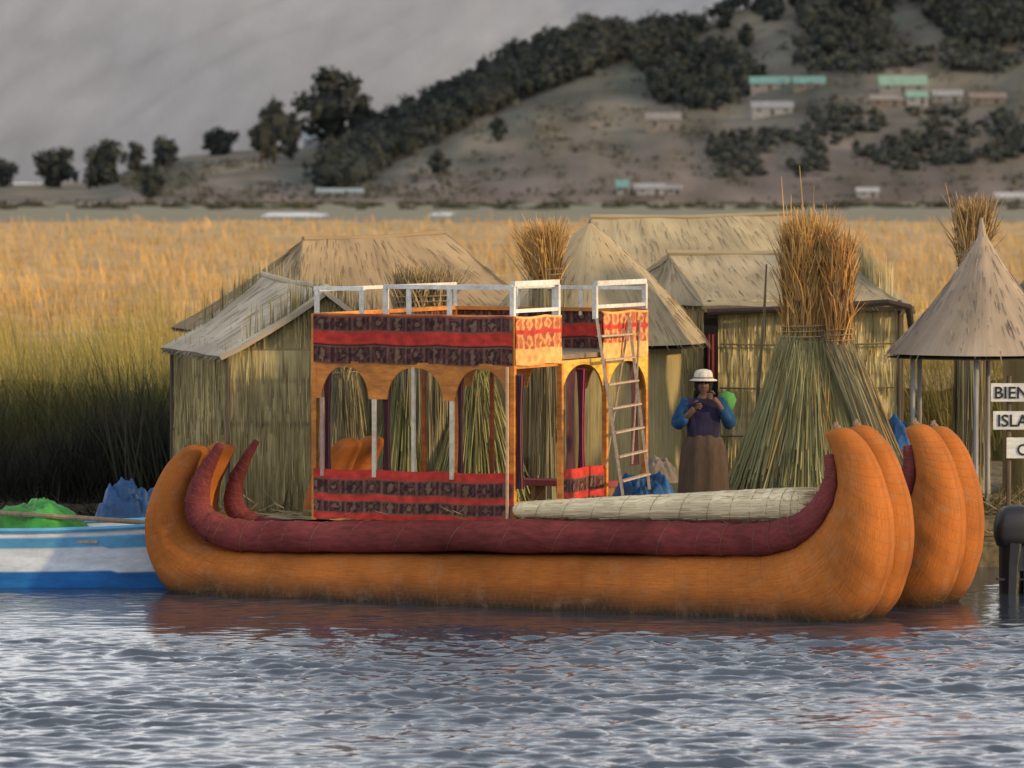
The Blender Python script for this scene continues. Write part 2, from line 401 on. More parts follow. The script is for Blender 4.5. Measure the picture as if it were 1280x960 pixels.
def inside(poly, x, y):
    r = False; n = len(poly)
    for i in range(n):
        x1, y1 = poly[i]; x2, y2 = poly[(i + 1) % n]
        if (y1 > y) != (y2 > y) and x < (x2 - x1) * (y - y1) / (y2 - y1) + x1: r = not r
    return r
def wood(name, polys, label):
    mb = MB()
    for poly, n, hh in polys:
        x0 = min(a for a, b in poly); x1 = max(a for a, b in poly); y0 = min(b for a, b in poly); y1 = max(b for a, b in poly)
        k = 0
        while k < n:
            x = rnd.uniform(x0, x1); y = rnd.uniform(y0, y1)
            if not inside(poly, x, y): continue
            k += 1
            if hh < 5 and noise.noise(Vector((x * .02, y * .05, 3))) < -.2: continue
            p = hp(x, y); h = rnd.uniform(.5, 1.3) * hh; r = h * rnd.uniform(.4, .6) * (1.5 if hh < 5 else 1)
            l = rnd.uniform(.85, 1.2) * (1 if hh > 5 else 1.3)
            if hh > 5: mb.tube([p + Vector((0, 0, -1)), p + Vector((0, 0, h * .7))], [.3, .1], 4, (.06, .05, .045))
            crown(mb, p + Vector((0, 0, h * .42)), r, h * .46, int(60 + 3 * h), .7 if hh > 5 else .55, tuple(v * l for v in DK), 7, .55)
    tag(mb.build(name, m_leaf), label, 'wood', kind='stuff')
wood('hillside_wood', [([(395, 228), (440, 180), (500, 150), (560, 118), (640, 78), (720, 44), (800, 40), (880, 38), (850, 62), (770, 80), (690, 112), (600, 150), (540, 185), (490, 205), (450, 240), (400, 240)], 760, 8)],
     'dark wood covering the ridge in a diagonal band')
wood('hilltop_wood', [([(1000, -20), (1115, -20), (1105, 70), (1030, 75), (1000, 30)], 150, 7.5), ([(1140, -20), (1290, -20), (1290, 60), (1200, 60), (1140, 20)], 230, 7.5), ([(880, 5), (1010, 0), (1000, 20), (900, 40)], 30, 6),
     ([(790, 70), (900, 60), (950, 95), (905, 140), (820, 130)], 240, 5.5), ([(960, 60), (1290, 65), (1290, 92), (1000, 90)], 220, 4), ([(1010, 140), (1200, 140), (1290, 150), (1290, 200), (1120, 215), (1030, 180)], 360, 2.4), ([(880, 175), (1010, 160), (1050, 215), (900, 225)], 240, 2.2)],
     'scattered dark woods over the right side of the hill')
mb = MB()
for i in range(1700):
    x = rnd.uniform(150, 1300); pr = interp(RIDGE, x); y = rnd.uniform(pr + 10, 250)
    if noise.noise(Vector((x * .012, y * .03, 2))) < -.1: continue
    p = hp(x, y); k = rnd.uniform(.45, .9); crown(mb, p + Vector((0, 0, -.25)), rnd.uniform(2, 6), rnd.uniform(.5, 1.2), 16, .6, tuple(a + (b - a) * k for a, b in zip((.065, .07, .058), (.135, .128, .10))), 4, 0)
for i in range(160):
    x = rnd.uniform(-30, 1310); y = rnd.uniform(254, 262)
    p = g(x, y, .12); crown(mb, p + Vector((0, 0, .2)), rnd.uniform(2, 7) * p.y / 1400, .5 * p.y / 1400, 12, .5, (.085, .08, .05), 4, .8)
tag(mb.build('scrub', m_leaf), 'low dark scrub dotted over slope and marsh edge', 'scrub', kind='stuff')

def house(px, base, wpx, wall_px, roof_px, roofc, wallc, label, lean=0.2):
    p = hp(px, base); k = p.y / F; w_ = wpx * k; hw = wall_px * k; hr = roof_px * k; d = max(4, w_ * .45)
    e = empty('hill_house', p, label, 'house', 'houses on the far hillside')
    x0 = p.x - w_ / 2; x1 = p.x + w_ / 2; y0 = p.y - d / 2; y1 = p.y + d / 2; z = p.z
    mb = MB(); mb.box((x0, y0, z - 2.5), (x1, y1, z + hw), wallc)
    mb.add([(x0, y0, z + hw), (x0, y1, z + hw), (x0, p.y, z + hw + hr)], [(0, 1, 2)], wallc); mb.add([(x1, y0, z + hw), (x1, y1, z + hw), (x1, p.y, z + hw + hr)], [(0, 2, 1)], wallc)
    mb.build('wall', m_house, e)
    mb = MB(); o = .4
    for s in (-1, 1):
        a = Vector((x0 - o, p.y + s * (d / 2 + o), z + hw - .1)); b = Vector((x1 + o, p.y + s * (d / 2 + o), z + hw - .1)); c = Vector((x1 + o, p.y, z + hw + hr + .12)); dd = Vector((x0 - o, p.y, z + hw + hr + .12))
        up = Vector((0, 0, .15)); mb.add([a, b, c, dd, a + up, b + up, c + up, dd + up], [(0, 1, 2, 3), (4, 5, 6, 7), (0, 1, 5, 4), (0, 3, 7, 4), (1, 2, 6, 5)], roofc)
    mb.build('roof', m_house, e)
    n = max(2, int(w_ / 3.5))
    for i in range(n):
        cx = x0 + w_ * (i + .5) / n
        mb = MB()
        if i == n // 2: mb.box((cx - .45, y0 - .06, z - .2), (cx + .45, y0 - .01, z + min(hw * .8, 1.9)), (.07, .05, .04)); mb.build('door', m_house, e)
        else: mb.box((cx - .45, y0 - .06, z + hw * .4), (cx + .45, y0 - .01, z + hw * .8), (.04, .045, .05)); mb.build('window', m_house, e)
TQ = (.15, .29, .27); WH = (.28, .28, .285); GY = (.22, .21, .21); BR = (.17, .14, .125)
house(962, 113, 48, 7, 8, TQ, GY, 'long turquoise roofed house, left of the pair high on the slope')
house(1011, 111, 38, 6, 8, (.14, .27, .255), BR, 'turquoise roofed house right of the longer turquoise one')
house(965, 141, 50, 8, 7, (.27, .27, .285), WH, 'pale roofed white house below the turquoise pair')
house(1128, 116, 58, 8, 11, (.22, .34, .27), GY, 'largest green roofed house on the upper right slope')
house(1108, 132, 40, 8, 5, (.25, .23, .21), BR, 'brown walled house just under the largest green roof')
house(1146, 130, 26, 9, 6, (.21, .35, .28), WH, 'small green roofed house right of the brown walled one')
house(1184, 126, 36, 7, 6, (.28, .28, .29), GY, 'grey roofed house right of the green roofed cluster')
house(1234, 130, 44, 7, 6, (.21, .17, .15), BR, 'rust brown house furthest right of the upper cluster')
house(829, 165, 42, 14, 8, (.24, .22, .215), (.20, .18, .17), 'grey brown block house alone in mid slope')
house(402, 180, 44, 9, 14, (.36, .39, .40), WH, 'white house with pale roof below the broad rounded tree')
house(778, 241, 14, 8, 8, TQ, WH, 'tiny turquoise roofed hut at the foot of the hill')
house(812, 243, 36, 7, 5, (.31, .31, .32), WH, 'low white house at hill foot beside tiny turquoise hut')
house(842, 243, 18, 6, 4, (.25, .25, .26), GY, 'small grey house right end of the hill foot row')
house(425, 245, 56, 5, 4, (.27, .32, .34), GY, 'long low grey house at the foot of the wood')
house(1084, 249, 26, 6, 4, (.38, .38, .38), WH, 'small white shed at the marsh edge under the hill')
house(1262, 250, 36, 8, 5, (.40, .41, .42), WH, 'white house at the marsh edge by the right picture edge')

# ------------------------------------------------------------------ reed bed
mb = MB()
def canopy(s, t):
    Yy = 84 * (430 / 84) ** t; x = (s - .5) * Yy * .34
    z = 1.8 + .35 * noise.noise(Vector((x * .25, Yy * .12, 0))) + .2 * noise.noise(Vector((x * 1.1, Yy * .6, 3)))
    n1 = noise.noise(Vector((x * .06, Yy * .03, 7))); n2 = noise.noise(Vector((x * .5, Yy * .2, 7)))
    c = np.array((.42, .265, .09)) * (1 + .35 * n2) + np.array((-.05, -.01, 0)) * n1
    return (x, Yy, z), tuple(c), (s, t)
mb.grid(110, 130, canopy)
mb.add([(-14.3, 84, .1), (14.3, 84, .1), (14.3, 84, 1.7), (-14.3, 84, 1.7)], [(0, 1, 2, 3)], (.08, .075, .025))  # dark front sheet paints the shade under the reed tops
def field(n, y0, y1, z0, z1, L0, L1, wscale, tip, base, green=0):
    iy = rs.uniform(1 / y1, 1 / y0, n); Yy = 1 / iy; x = (rs.rand(n) - .5) * Yy * .30
    pn = np.array([noise.noise(Vector((a * .09, b * .05, 1))) for a, b in zip(x, Yy)]); pn2 = np.array([noise.noise(Vector((a * .5, b * .25, 6))) for a, b in zip(x, Yy)])
    pn3 = np.array([noise.noise(Vector((a * .03, b * .22, 9))) for a, b in zip(x, Yy)])
    z = rs.uniform(z0, z1, n) + pn2 * .35
    P = np.stack([x, Yy, z], 1); D = np.stack([rs.normal(-.12, .13, n), rs.normal(0, .12, n), np.ones(n)], 1)
    L = rs.uniform(L0, L1, n) * (1 + .3 * pn2)
    lum = rs.uniform(.9, 1.1, n)[:, None] * (1 + .4 * pn2 + .6 * pn3)[:, None]
    tipc = np.array(tip)[None, :] * lum + np.outer(np.clip(pn, -.5, .5), (-.12, -.01, 0.0))
    gr = np.clip((125 - Yy) / 42, 0, 1)[:, None] * green
    tipc = tipc * (1 - gr) + np.array((.28, .23, .055)) * lum * gr
    mb.strands(P, D, L, np.maximum(.014, Yy / 4800 * wscale), np.array(base)[None, :] * lum, np.clip(tipc, .01, .85), .13)
field(42000, 88, 430, 1.3, 1.8, .4, .9, .95, (.58, .345, .115), (.38, .24, .078), .5)
field(19000, 79, 100, .7, 1.2, 1.3, 1.9, .85, (.46, .345, .095), (.13, .12, .036), .75)  # dark bases and golden tips paint shadowed stems under sunlit tops
tag(mb.build('reed_bed', m_strand), 'golden bed of tall lake reeds behind the huts', 'reeds', kind='stuff')
mb = MB()
n = 16000
x = rs.uniform(-10.5, -4.2, n); Yy = rs.uniform(73, 81, n)
hn = np.array([noise.noise(Vector((a * .6, b * .4, 2))) for a, b in zip(x, Yy)])
P = np.stack([x, Yy, rs.uniform(.2, .8, n)], 1); D = np.stack([rs.normal(-.08, .18, n), rs.normal(0, .14, n), np.ones(n)], 1)
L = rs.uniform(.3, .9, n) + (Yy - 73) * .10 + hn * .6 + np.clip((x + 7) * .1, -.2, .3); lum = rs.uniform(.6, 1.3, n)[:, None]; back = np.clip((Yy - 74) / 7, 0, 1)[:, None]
mb.strands(P, D, L, .018, np.array((.004, .005, .003)) * lum * (1 + 3 * back), (np.array((.014, .016, .007)) * (1 - back) + np.array((.17, .155, .045)) * back) * lum, .2)  # shade painted into the blades: near-black in front, sunlit tone at back tips
n = 45
x = rs.uniform(-5.9, -5.0, n); P = np.stack([x, rs.uniform(71, 72, n), rs.uniform(.6, .9, n)], 1); D = np.stack([rs.normal(-.15, .16, n), rs.normal(0, .1, n), np.ones(n)], 1)
mb.strands(P, D, rs.uniform(1.5, 2.2, n), .03, (.02, .02, .012), (.05, .045, .02), .1)
mb.add([(-13, 77, .1), (-4, 77, .1), (-4, 77, .9), (-13, 77, .9)], [(0, 1, 2, 3)], (.006, .007, .004))  # black backing sheet paints the shadow deep in the stand
tag(mb.build('dark_reeds', m_strand), 'reeds coloured dark for shade left of the reed huts', 'reeds', kind='stuff')

# ------------------------------------------------------------------ island of cut reeds
IZ = .7
mb = MB()
def isl(s, t):
    x = -13 + 26 * s
    front = 66.7 + .25 * noise.noise(Vector((x * .8, 0, 0)))
    if x < -4.7: front += min(1, (-4.7 - x) / 1) * .6
    Yy = front + (80 - front) * max(0, (t - .15) / .85)
    top = IZ if x > -4.9 else IZ - .25 * min(1, (-4.9 - x))
    z = top + .07 * noise.noise(Vector((x * 2, Yy * 2, 0)))
    if t < .15: z = -.3 + (z + .3) * (t / .15); Yy = front - .15 * (1 - t / .15)
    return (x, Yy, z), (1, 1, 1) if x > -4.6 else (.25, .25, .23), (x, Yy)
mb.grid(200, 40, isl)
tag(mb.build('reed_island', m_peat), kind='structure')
mb = MB()
n = 9000
x = rs.uniform(-12, 12, n); Yy = rs.uniform(66.6, 70, n)
P = np.stack([x, Yy, np.where(x > -4.9, IZ, IZ - .22) - rs.uniform(0, .4, n) * (Yy < 67)], 1); D = np.stack([rs.normal(0, 1, n), rs.normal(-.3, .6, n), rs.uniform(-.3, .9, n)], 1)
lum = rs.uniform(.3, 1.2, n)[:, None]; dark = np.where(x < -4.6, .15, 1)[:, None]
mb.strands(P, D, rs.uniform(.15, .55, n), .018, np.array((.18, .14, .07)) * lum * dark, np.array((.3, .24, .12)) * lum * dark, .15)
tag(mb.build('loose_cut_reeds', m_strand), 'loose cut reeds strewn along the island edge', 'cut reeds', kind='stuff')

# ------------------------------------------------------------------ huts
def lerp(a, b, t): return a + (b - a) * t
def thatch(mb, a, b, tb, ta, col, dens=32, sag=.10, fringe=True, th=.07):
    a, b, tb, ta = map(Vector, (a, b, tb, ta))
    nrm = (b - a).cross(ta - a)
    if nrm.length < 1e-6: nrm = (b - a).cross(tb - a)
    nrm.normalize()
    if nrm.z < 0: nrm = -nrm
    w_ = (b - a).length; h = ((ta + tb) / 2 - (a + b) / 2).length
    def pos(s, t, off=0):
        e = lerp(a, b, s); p = lerp(e, lerp(ta, tb, s), t)
        d = -sag * sin(pi * t) * .6 + .04 * noise.noise(p * 1.3) + .01 * noise.noise(p * 4) + off
        return p + nrm * d
    nu = max(6, int(w_ / .12)); nv = max(6, int(h / .12))
    def f(s, t):
        l = 1 + .28 * noise.noise(Vector((s * w_ * 1.0, t * h * 1.4, a.x))) + .12 * noise.noise(Vector((s * w_ * 5, t * h * .6, a.x))) - .2 * (1 - t) ** 6
        if abs(((s * w_) % .9) - .45) < .05: l *= .88
        return pos(s, t), tuple(c * l for c in col), (s * w_, t * h)
    mb.grid(nu, nv, f)
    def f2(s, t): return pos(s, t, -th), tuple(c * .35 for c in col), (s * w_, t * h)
    mb.grid(nu, nv, f2)
    mb.grid(nu, 1, lambda s, t: (pos(s, 0, -th * t), tuple(c * .6 for c in col), (s * w_, t * .1)))
    mb.grid(1, nv, lambda t, s: (pos(0, s, -th * t), tuple(c * .8 for c in col), (t * .1, s)))
    mb.grid(1, nv, lambda t, s: (pos(1, s, -th * t), tuple(c * .8 for c in col), (t * .1, s)))
    n = int(w_ * h * dens)
    P = []; D = []
    for i in range(n):
        s = rnd.random(); t = .06 + .94 * rnd.random() ** 1.15
        P.append(pos(s, t, .004)); D.append(lerp(a, b, s) - lerp(ta, tb, s) + Vector((rnd.gauss(0, .03), rnd.gauss(0, .03), 0)) * h * .5)
    lum = rs.uniform(.9, 1.05, n)[:, None] if n else 1
    mb.strands(P, D, rs.uniform(.2, .4, n), .009, np.array(col) * lum * .92, np.array(col) * lum * .88, .005)
    if fringe:
        n = int(w_ * 50); P = []; D = []
        for i in range(n):
            s = rnd.random(); P.append(pos(s, .02, -rnd.random() * th)); D.append((lerp(a, b, s) - lerp(ta, tb, s)).normalized() + Vector((rnd.gauss(0, .15), rnd.gauss(0, .1), -.5)))
        lum = rs.uniform(.5, 1.2, n)[:, None]
        mb.strands(P, D, rs.uniform(.03, .11, n), .018, np.array(col) * lum * .8, np.array(col) * lum * .7, .05)
def matwall(mb, a, b, tb, ta, col, dens=120):
    a, b, tb, ta = map(Vector, (a, b, tb, ta)); nrm = (b - a).cross(Vector((0, 0, 1))).normalized()
    w_ = (b - a).length; h = max((ta - a).length, (tb - b).length)
    def pos(s, t, off=0):
        p = lerp(lerp(a, b, s), lerp(ta, tb, s), t)
        return p + nrm * (off + .03 * noise.noise(p * 1.5) + .012 * noise.noise(p * 6))
    def f(s, t):
        l = 1 + .3 * noise.noise(Vector((s * w_ * 1.5 + a.x, t * .8, 3))) + .5 * noise.noise(Vector((s * w_ * 7 + a.x, t * .5, 3))) - .2 * (1 - t) ** 3
        if abs((t * h) % .62) < .05: l *= .7
        return pos(s, t), tuple(c * l for c in col), (s * w_, t * h)
    mb.grid(max(4, int(w_ / .05)), max(4, int(h / .06)), f)
    n = int(w_ * h * dens); P = []; D = []
    for i in range(n):
        s = rnd.random(); t = rnd.random() * .85; P.append(pos(s, t, .015)); D.append(Vector((rnd.gauss(0, .03), 0, 1)))
    lum = rs.uniform(.6, 1.4, n)[:, None]
    mb.strands(P, D, rs.uniform(.25, .6, n), .016, np.array(col) * lum, np.array(col) * lum, .02)
RC = (.40, .34, .25); WC = (.48, .39, .19)
def hut(name, label, cs, ez, r0, r1, gab=(True, True), oh=.22, rc=RC, wc=WC, skip=()):
    c = [Vector((p[0], p[1], IZ - .05)) for p in cs]; r0 = Vector(r0); r1 = Vector(r1)
    cen = (c[0] + c[1] + c[2] + c[3]) / 4; e = empty(name, cen, label, 'hut', 'reed huts on the island')
    top = [Vector((p.x, p.y, ez)) for p in c]
    for i in range(4):
        if i in skip: continue
        j = (i + 1) % 4; mb = MB(); matwall(mb, c[i], c[j], top[j], top[i], wc)
        if i == 1 and gab[1]: matwall(mb, top[1], top[2], r1 - Vector((0, 0, .1)), r1 - Vector((0, 0, .1)), wc)
        if i == 3 and gab[0]: matwall(mb, top[3], top[0], r0 - Vector((0, 0, .1)), r0 - Vector((0, 0, .1)), wc)
        mb.build('wall', m_mat, e)
    ec = []
    for p in top:
        d = Vector((p.x - cen.x, p.y - cen.y, 0)); d.normalize(); ec.append(p + d * oh * 1.4 - Vector((0, 0, oh * .35)))
    rd = (r1 - r0).normalized() * oh
    q0 = r0 - rd if gab[0] else r0; q1 = r1 + rd if gab[1] else r1
    up = Vector((0, 0, .06)); q0 = q0 + up; q1 = q1 + up
    mb = MB()
    thatch(mb, ec[0], ec[1], q1, q0, rc); thatch(mb, ec[2], ec[3], q0, q1, rc, dens=25)
    if not gab[0]: thatch(mb, ec[3], ec[0], q0, q0, tuple(v * .9 for v in rc))
    if not gab[1]: thatch(mb, ec[1], ec[2], q1, q1, tuple(v * .9 for v in rc))
    ro = mb.build('roof', m_thatch, e)
    mb = MB(); mb.tube([q0 + up * .3, lerp(q0, q1, .5) - up * .3, q1 + up * .3], .045, 7, tuple(v * .85 for v in rc)); mb.build('ridge_roll', m_thatch, ro)
    for p in c[:3]:
        mb = MB(); mb.tube([p + (p - cen).normalized() * .04, Vector((p.x, p.y, ez)) + (p - cen).normalized() * .04], .028, 6, (.12, .095, .07)); mb.build('corner_post', m_wood, e)
    return e
def xy(px, Yy): return ((px - 640) / F * Yy, Yy)
def zz(py, Yy): return CH - (py - HOR) / F * Yy
def P3(px, py, Yy): return Vector(((px - 640) / F * Yy, Yy, zz(py, Yy)))
fl = Vector((*xy(286, 67.6), 0)); fr = Vector((*xy(520, 67.6), 0)); dv = Vector((-.96, 2.6, 0))
m1 = (fl + fr) / 2; m0 = m1 + dv
hut('reed_hut', 'small reed hut at left with pale sagging roof, nearest the blue rowing boat', [fl + dv, fl, fr, fr + dv], zz(438, 67.6), (m0.x, m0.y, zz(354, 67.9)), (m1.x, m1.y, zz(364, 67.9)), rc=(.54, .46, .34), oh=.18)
hut('reed_hut', 'broad brown hipped reed roof rising behind the small left hut', [xy(372, 71.6), xy(700, 73.5), xy(600, 77), xy(238, 75)], zz(408, 73.5), P3(379, 305, 74), P3(556, 297, 75.5), gab=(False, False), rc=(.36, .26, .15))
hut('reed_hut', 'long reed hut at the rear whose ridge stands highest above the others', [xy(760, 76.5), xy(1125, 76.5), xy(1060, 81), xy(700, 81)], zz(380, 77), P3(738, 277, 78.5), P3(990, 273, 78.5), gab=(False, False), rc=(.42, .34, .21))
fl = Vector((*xy(888, 70.6), 0)); fr = Vector((*xy(1122, 70.6), 0)); dv = Vector((-1.45, 3.6, 0))
m0 = fl + dv * .5 + Vector((.15, 0, 0)); m1 = fr + dv * .5
hD = hut('reed_hut', 'reed hut with tall pale mat walls behind the standing person', [fl, fr, fr + dv, fl + dv], zz(375, 70.6), (m0.x, m0.y, zz(322, 72.4)), (m1.x, m1.y, zz(319, 72.4)), gab=(False, True), rc=(.43, .35, .22), wc=(.66, .55, .28))
mb = MB(); mb.tube([P3(884, 390, 70.2), P3(960, 387, 70.15), P3(1110, 378, 70.2), P3(1136, 384, 70.3), P3(1140, 415, 70.4)], [.05, .045, .05, .06, .05], 7, (.05, .035, .03)); mb.build('eave_pole', m_wood, hD)
mb = MB()
p0 = P3(884, 400, 70.5); mb.box((p0.x - .05, 70.45, IZ), (p0.x + .16, 70.5, zz(390, 70.5)), (.012, .01, .01)); mb.build('doorway_shade', m_cloth, hD)  # near-black panel paints the shadow in the door opening
mb = MB()
mb.grid(6, 14, lambda s, t: ((p0.x + .0 + .14 * s, 70.42 - .02 * sin(s * 14), zz(418 + 55 * t, 70.4)), (.22, .05, .05), (s, t)))
mb.build('door_curtain', m_cloth, hD)
for k, py in enumerate((430, 485, 545)):
    mb = MB(); mb.tube([P3(900, py, 70.5), P3(1010, py + 2, 70.49), P3(1118, py - 1, 70.5)], .014, 5, (.2, .16, .09)); mb.build('wall_lath', m_wood, hD)

def conehut(label, px, Yy, apex_py, eave_py, rpx, rc, walls=True, posts=0, concave=.12, spike=0, fr=1.):
    c = Vector((*xy(px, Yy), 0)); r = rpx / F * Yy; ze = zz(eave_py, Yy); za = zz(apex_py, Yy)
    e = empty('round_hut', (c.x, c.y, IZ - .05), label, 'hut', None)
    mb = MB()
    n = 72; m = 20
    def prof(t): return r * ((1 - t) - concave * sin(pi * t)) + .03
    def f(s, t):
        a = s * 2 * pi; rr = prof(t) * (1 + .012 * sin(a * 7) + .02 * noise.noise(Vector((cos(a) * 2, sin(a) * 2, t * 3))))
        l = 1 + .25 * noise.noise(Vector((cos(a) * 3, sin(a) * 3, t * 2))) + .25 * noise.noise(Vector((cos(a) * 9, sin(a) * 9, t)))
        return (c.x + rr * cos(a), c.y + rr * sin(a), ze + (za - ze) * t), tuple(v * l for v in rc), (a * r, t * 2)
    mb.grid(n, m, f)
    mb.grid(n, 1, lambda s, t: ((c.x + (prof(0) - .5 * t * r) * cos(s * 2 * pi), c.y + (prof(0) - .5 * t * r) * sin(s * 2 * pi), ze - .06 + .1 * t), tuple(v * .3 for v in rc), (s, t)))
    N_ = int(r * r * 3.14 * 80); P = []; D = []
    for i in range(N_):
        a = rnd.uniform(0, 2 * pi); t = 1 - math.sqrt(rnd.random()); t = max(t, .04); rr = prof(t) + .012
        p = Vector((c.x + rr * cos(a), c.y + rr * sin(a), ze + (za - ze) * t)); P.append(p)
        D.append(Vector((cos(a) * r, sin(a) * r, -(za - ze))) + Vector((rnd.gauss(0, .06), rnd.gauss(0, .06), 0)))
    lum = rs.uniform(.8, 1.05, N_)[:, None]; mb.strands(P, D, rs.uniform(.1, .3, N_) * fr, .012, np.array(rc) * lum, np.array(rc) * lum * .9, .02)
    if spike: mb.tube([(c.x, c.y, za - .15), (c.x - .02, c.y, za + spike)], [.09, .02], 7, rc)
    mb.build('roof', m_thatch, e)
    if walls:
        mb = MB(); rw = r * .8
        def f(s, t):
            a = s * 2 * pi; l = 1 + .3 * noise.noise(Vector((cos(a) * 4, sin(a) * 4, t)))
            return (c.x + rw * cos(a), c.y + rw * sin(a), IZ - .05 + (ze + .2 - IZ) * t), tuple(v * l for v in WC), (a * rw, t * 2)
        mb.grid(40, 10, f); mb.build('wall', m_mat, e)
    for k in range(posts):
        a = 2 * pi * k / posts + pi + .35; p = Vector((c.x + r * .82 * cos(a), c.y + r * .82 * sin(a), IZ - .05))
        mb = MB(); mb.tube([p, p + Vector((0, 0, ze + .15 - IZ))], .035, 8, (.36, .35, .35)); mb.build('post', m_wood, e)
    return e
conehut('round thatched hut behind the ladder, between the cabin and the mat walled hut', 737, 69.4, 279, 428, 143, (.38, .30, .18), concave=-.09)
conehut('open conical thatched shelter on posts at the right edge of the island', 1228, 67.9, 290, 441, 116, (.34, .27, .20), walls=False, posts=6, spike=.2, concave=.08)
conehut('thatched roof edge cut off by the right picture border behind the conical shelter', 1352, 72, 252, 400, 122, (.24, .19, .13), posts=0)

# ------------------------------------------------------------------ reed bundles
GOLD = (.62, .355, .11); GRN = (.43, .41, .20); GREY = (.42, .37, .22)
def bundle(label, px, Yy, neck_py, top_py, base_r, neck_r, top_r, c_low, c_top, n1=900, n2=700, lean=0., z0=IZ, cx=0., group='standing reed bundles', spikes=0, jit=.10):
    b = Vector((*xy(px, Yy), z0 - .05)); zn = zz(neck_py, Yy); zt = zz(top_py, Yy)
    nk = Vector((b.x + lean * (zn - z0), b.y, zn))
    e = empty('reed_bundle', b, label, 'reed bundle', group)
    mb = MB()
    def ring(t): return lerp(base_r, neck_r, t ** .8)
    def f(s, t):
        a = s * 2 * pi; r = ring(t) * .93 * (1 + .06 * noise.noise(Vector((cos(a) * 3, sin(a) * 3, t * 2)))); cc = lerp(b, nk, t)
        l = .95 + .35 * noise.noise(Vector((cos(a) * 6, sin(a) * 6, t)))
        return (cc.x + r * cos(a), cc.y + r * sin(a) * .8, cc.z), tuple(v * l * .85 for v in c_low), (a * .6, t * 2)
    mb.grid(36, 12, f)
    P = []; D = []; L = []
    for i in range(n1):
        a = rnd.uniform(0, 2 * pi); r = base_r * rnd.uniform(.9, 1.05); p = Vector((b.x + r * cos(a), b.y + r * sin(a) * .8, b.z + rnd.uniform(0, .35)))
        a2 = a + rnd.gauss(0, .22); q = Vector((nk.x + neck_r * cos(a2), nk.y + neck_r * sin(a2) * .8, nk.z))
        st = rnd.random() * .5; p2 = lerp(p, q, st); P.append(p2); D.append(q - p2); L.append((q - p2).length * rnd.uniform(.7, 1.1))
    lum = rs.uniform(.72, 1.25, n1)[:, None]; tint = np.where(rs.rand(n1)[:, None] < .1, np.array(c_top) * .9, np.array(c_low))
    mb.strands(P, D, np.array(L), .016, tint * lum, tint * lum, .02)
    mb.build('stalks', m_mat, e)
    mb = MB(); P = []; D = []; L = []
    for i in range(n2):
        a = rnd.uniform(0, 2 * pi); r = neck_r * math.sqrt(rnd.random()); k = rnd.random() ** .8
        p = Vector((nk.x + r * cos(a), nk.y + r * sin(a), nk.z - .1 + k * .75 * (zt - zn)))
        sp = top_r / max(.3, zt - zn); D.append(Vector((cos(a) * r / neck_r * sp + rnd.gauss(0, jit) + cx, sin(a) * r / neck_r * sp + rnd.gauss(0, .08), 1)))
        P.append(p); L.append(min(max(.12, (zt - p.z)), .75) * rnd.uniform(.45, 1.1))
    lum = rs.uniform(.5, 1.35, n2)[:, None]; tint = np.where(rs.rand(n2)[:, None] < .15, np.array((.34, .24, .12)), np.array(c_top))
    mb.strands(P, D, np.array(L), .02, tint * lum * .85, tint * lum, .17)
    if spikes:
        P = [nk + Vector((rnd.uniform(-.3, .1), 0, .5)) for i in range(spikes)]; D = [Vector((rnd.gauss(0, .04), 0, 1)) for i in range(spikes)]
        mb.strands(P, D, rs.uniform(.6, 1.0, spikes) * (zt - zn + .3), .03, np.array(c_top), np.array(c_top), .01)
    mb.build('plume', m_strand, e)
    mb = MB()
    mb.tube([(nk.x + (neck_r + .015) * cos(a), nk.y + (neck_r + .015) * sin(a), nk.z + a * .012) for a in np.linspace(0, 6 * pi, 49)], .008, 5, (.35, .29, .18), cap=False)
    mb.build('tie_rope', m_rope, e)
    return e
bundle('largest conical stack of green reeds beside the prow with a tall golden plume', 1008, 67.3, 425, 268, 1.15, .35, .02, GRN, GOLD, 4600, 3600, spikes=6, group=None, lean=.01, jit=.085)
bundle('narrow reed bundle slanting from the tall plume down towards the right prow', 1128, 66.9, 430, 286, .26, .17, .02, GREY, (.58, .30, .09), 900, 900, lean=-.36, group=None, jit=.09)
bundle('golden reed plume standing up behind the white cabin rail at its right end', 684, 66.9, 355, 276, .3, .2, .2, GREY, GOLD, 400, 900, group=None, cx=-.14, jit=.16)
bundle('wide low brown reed tuft behind the middle of the cabin rail', 530, 67, 388, 334, .42, .42, .06, GREY, (.46, .33, .16), 400, 1100, group=None, jit=.2)
bundle('reed plume tied upright behind the conical shelter roof', 1216, 71, 335, 248, .3, .22, .12, GREY, (.46, .29, .12), 300, 1100, group=None, jit=.16)
bundle('reed stack seen through the left cabin arch', 432, 67.0, 470, 440, .5, .16, .1, (.38, .33, .19), GREY, 1000, 200, group=None)
bundle('green reed stack seen through the middle cabin arch', 508, 66.95, 466, 448, .6, .15, .12, (.33, .33, .14), GREY, 1200, 200, group=None)
bundle('green reed stack seen through the right cabin arch', 596, 66.95, 462, 440, .85, .15, .12, (.42, .40, .17), GREY, 1800, 200, group=None)
mb = MB(); mb.tube([P3(944, 640, 67.8), P3(948, 480, 67.9), P3(955, 400, 68), P3(958, 330, 68)], [.028, .025, .02, .012], 6, (.2, .16, .1))
tag(mb.build('pole', m_wood, origin=P3(944, 640, 67.8)), 'thin upright pole left of the largest reed stack', 'pole')

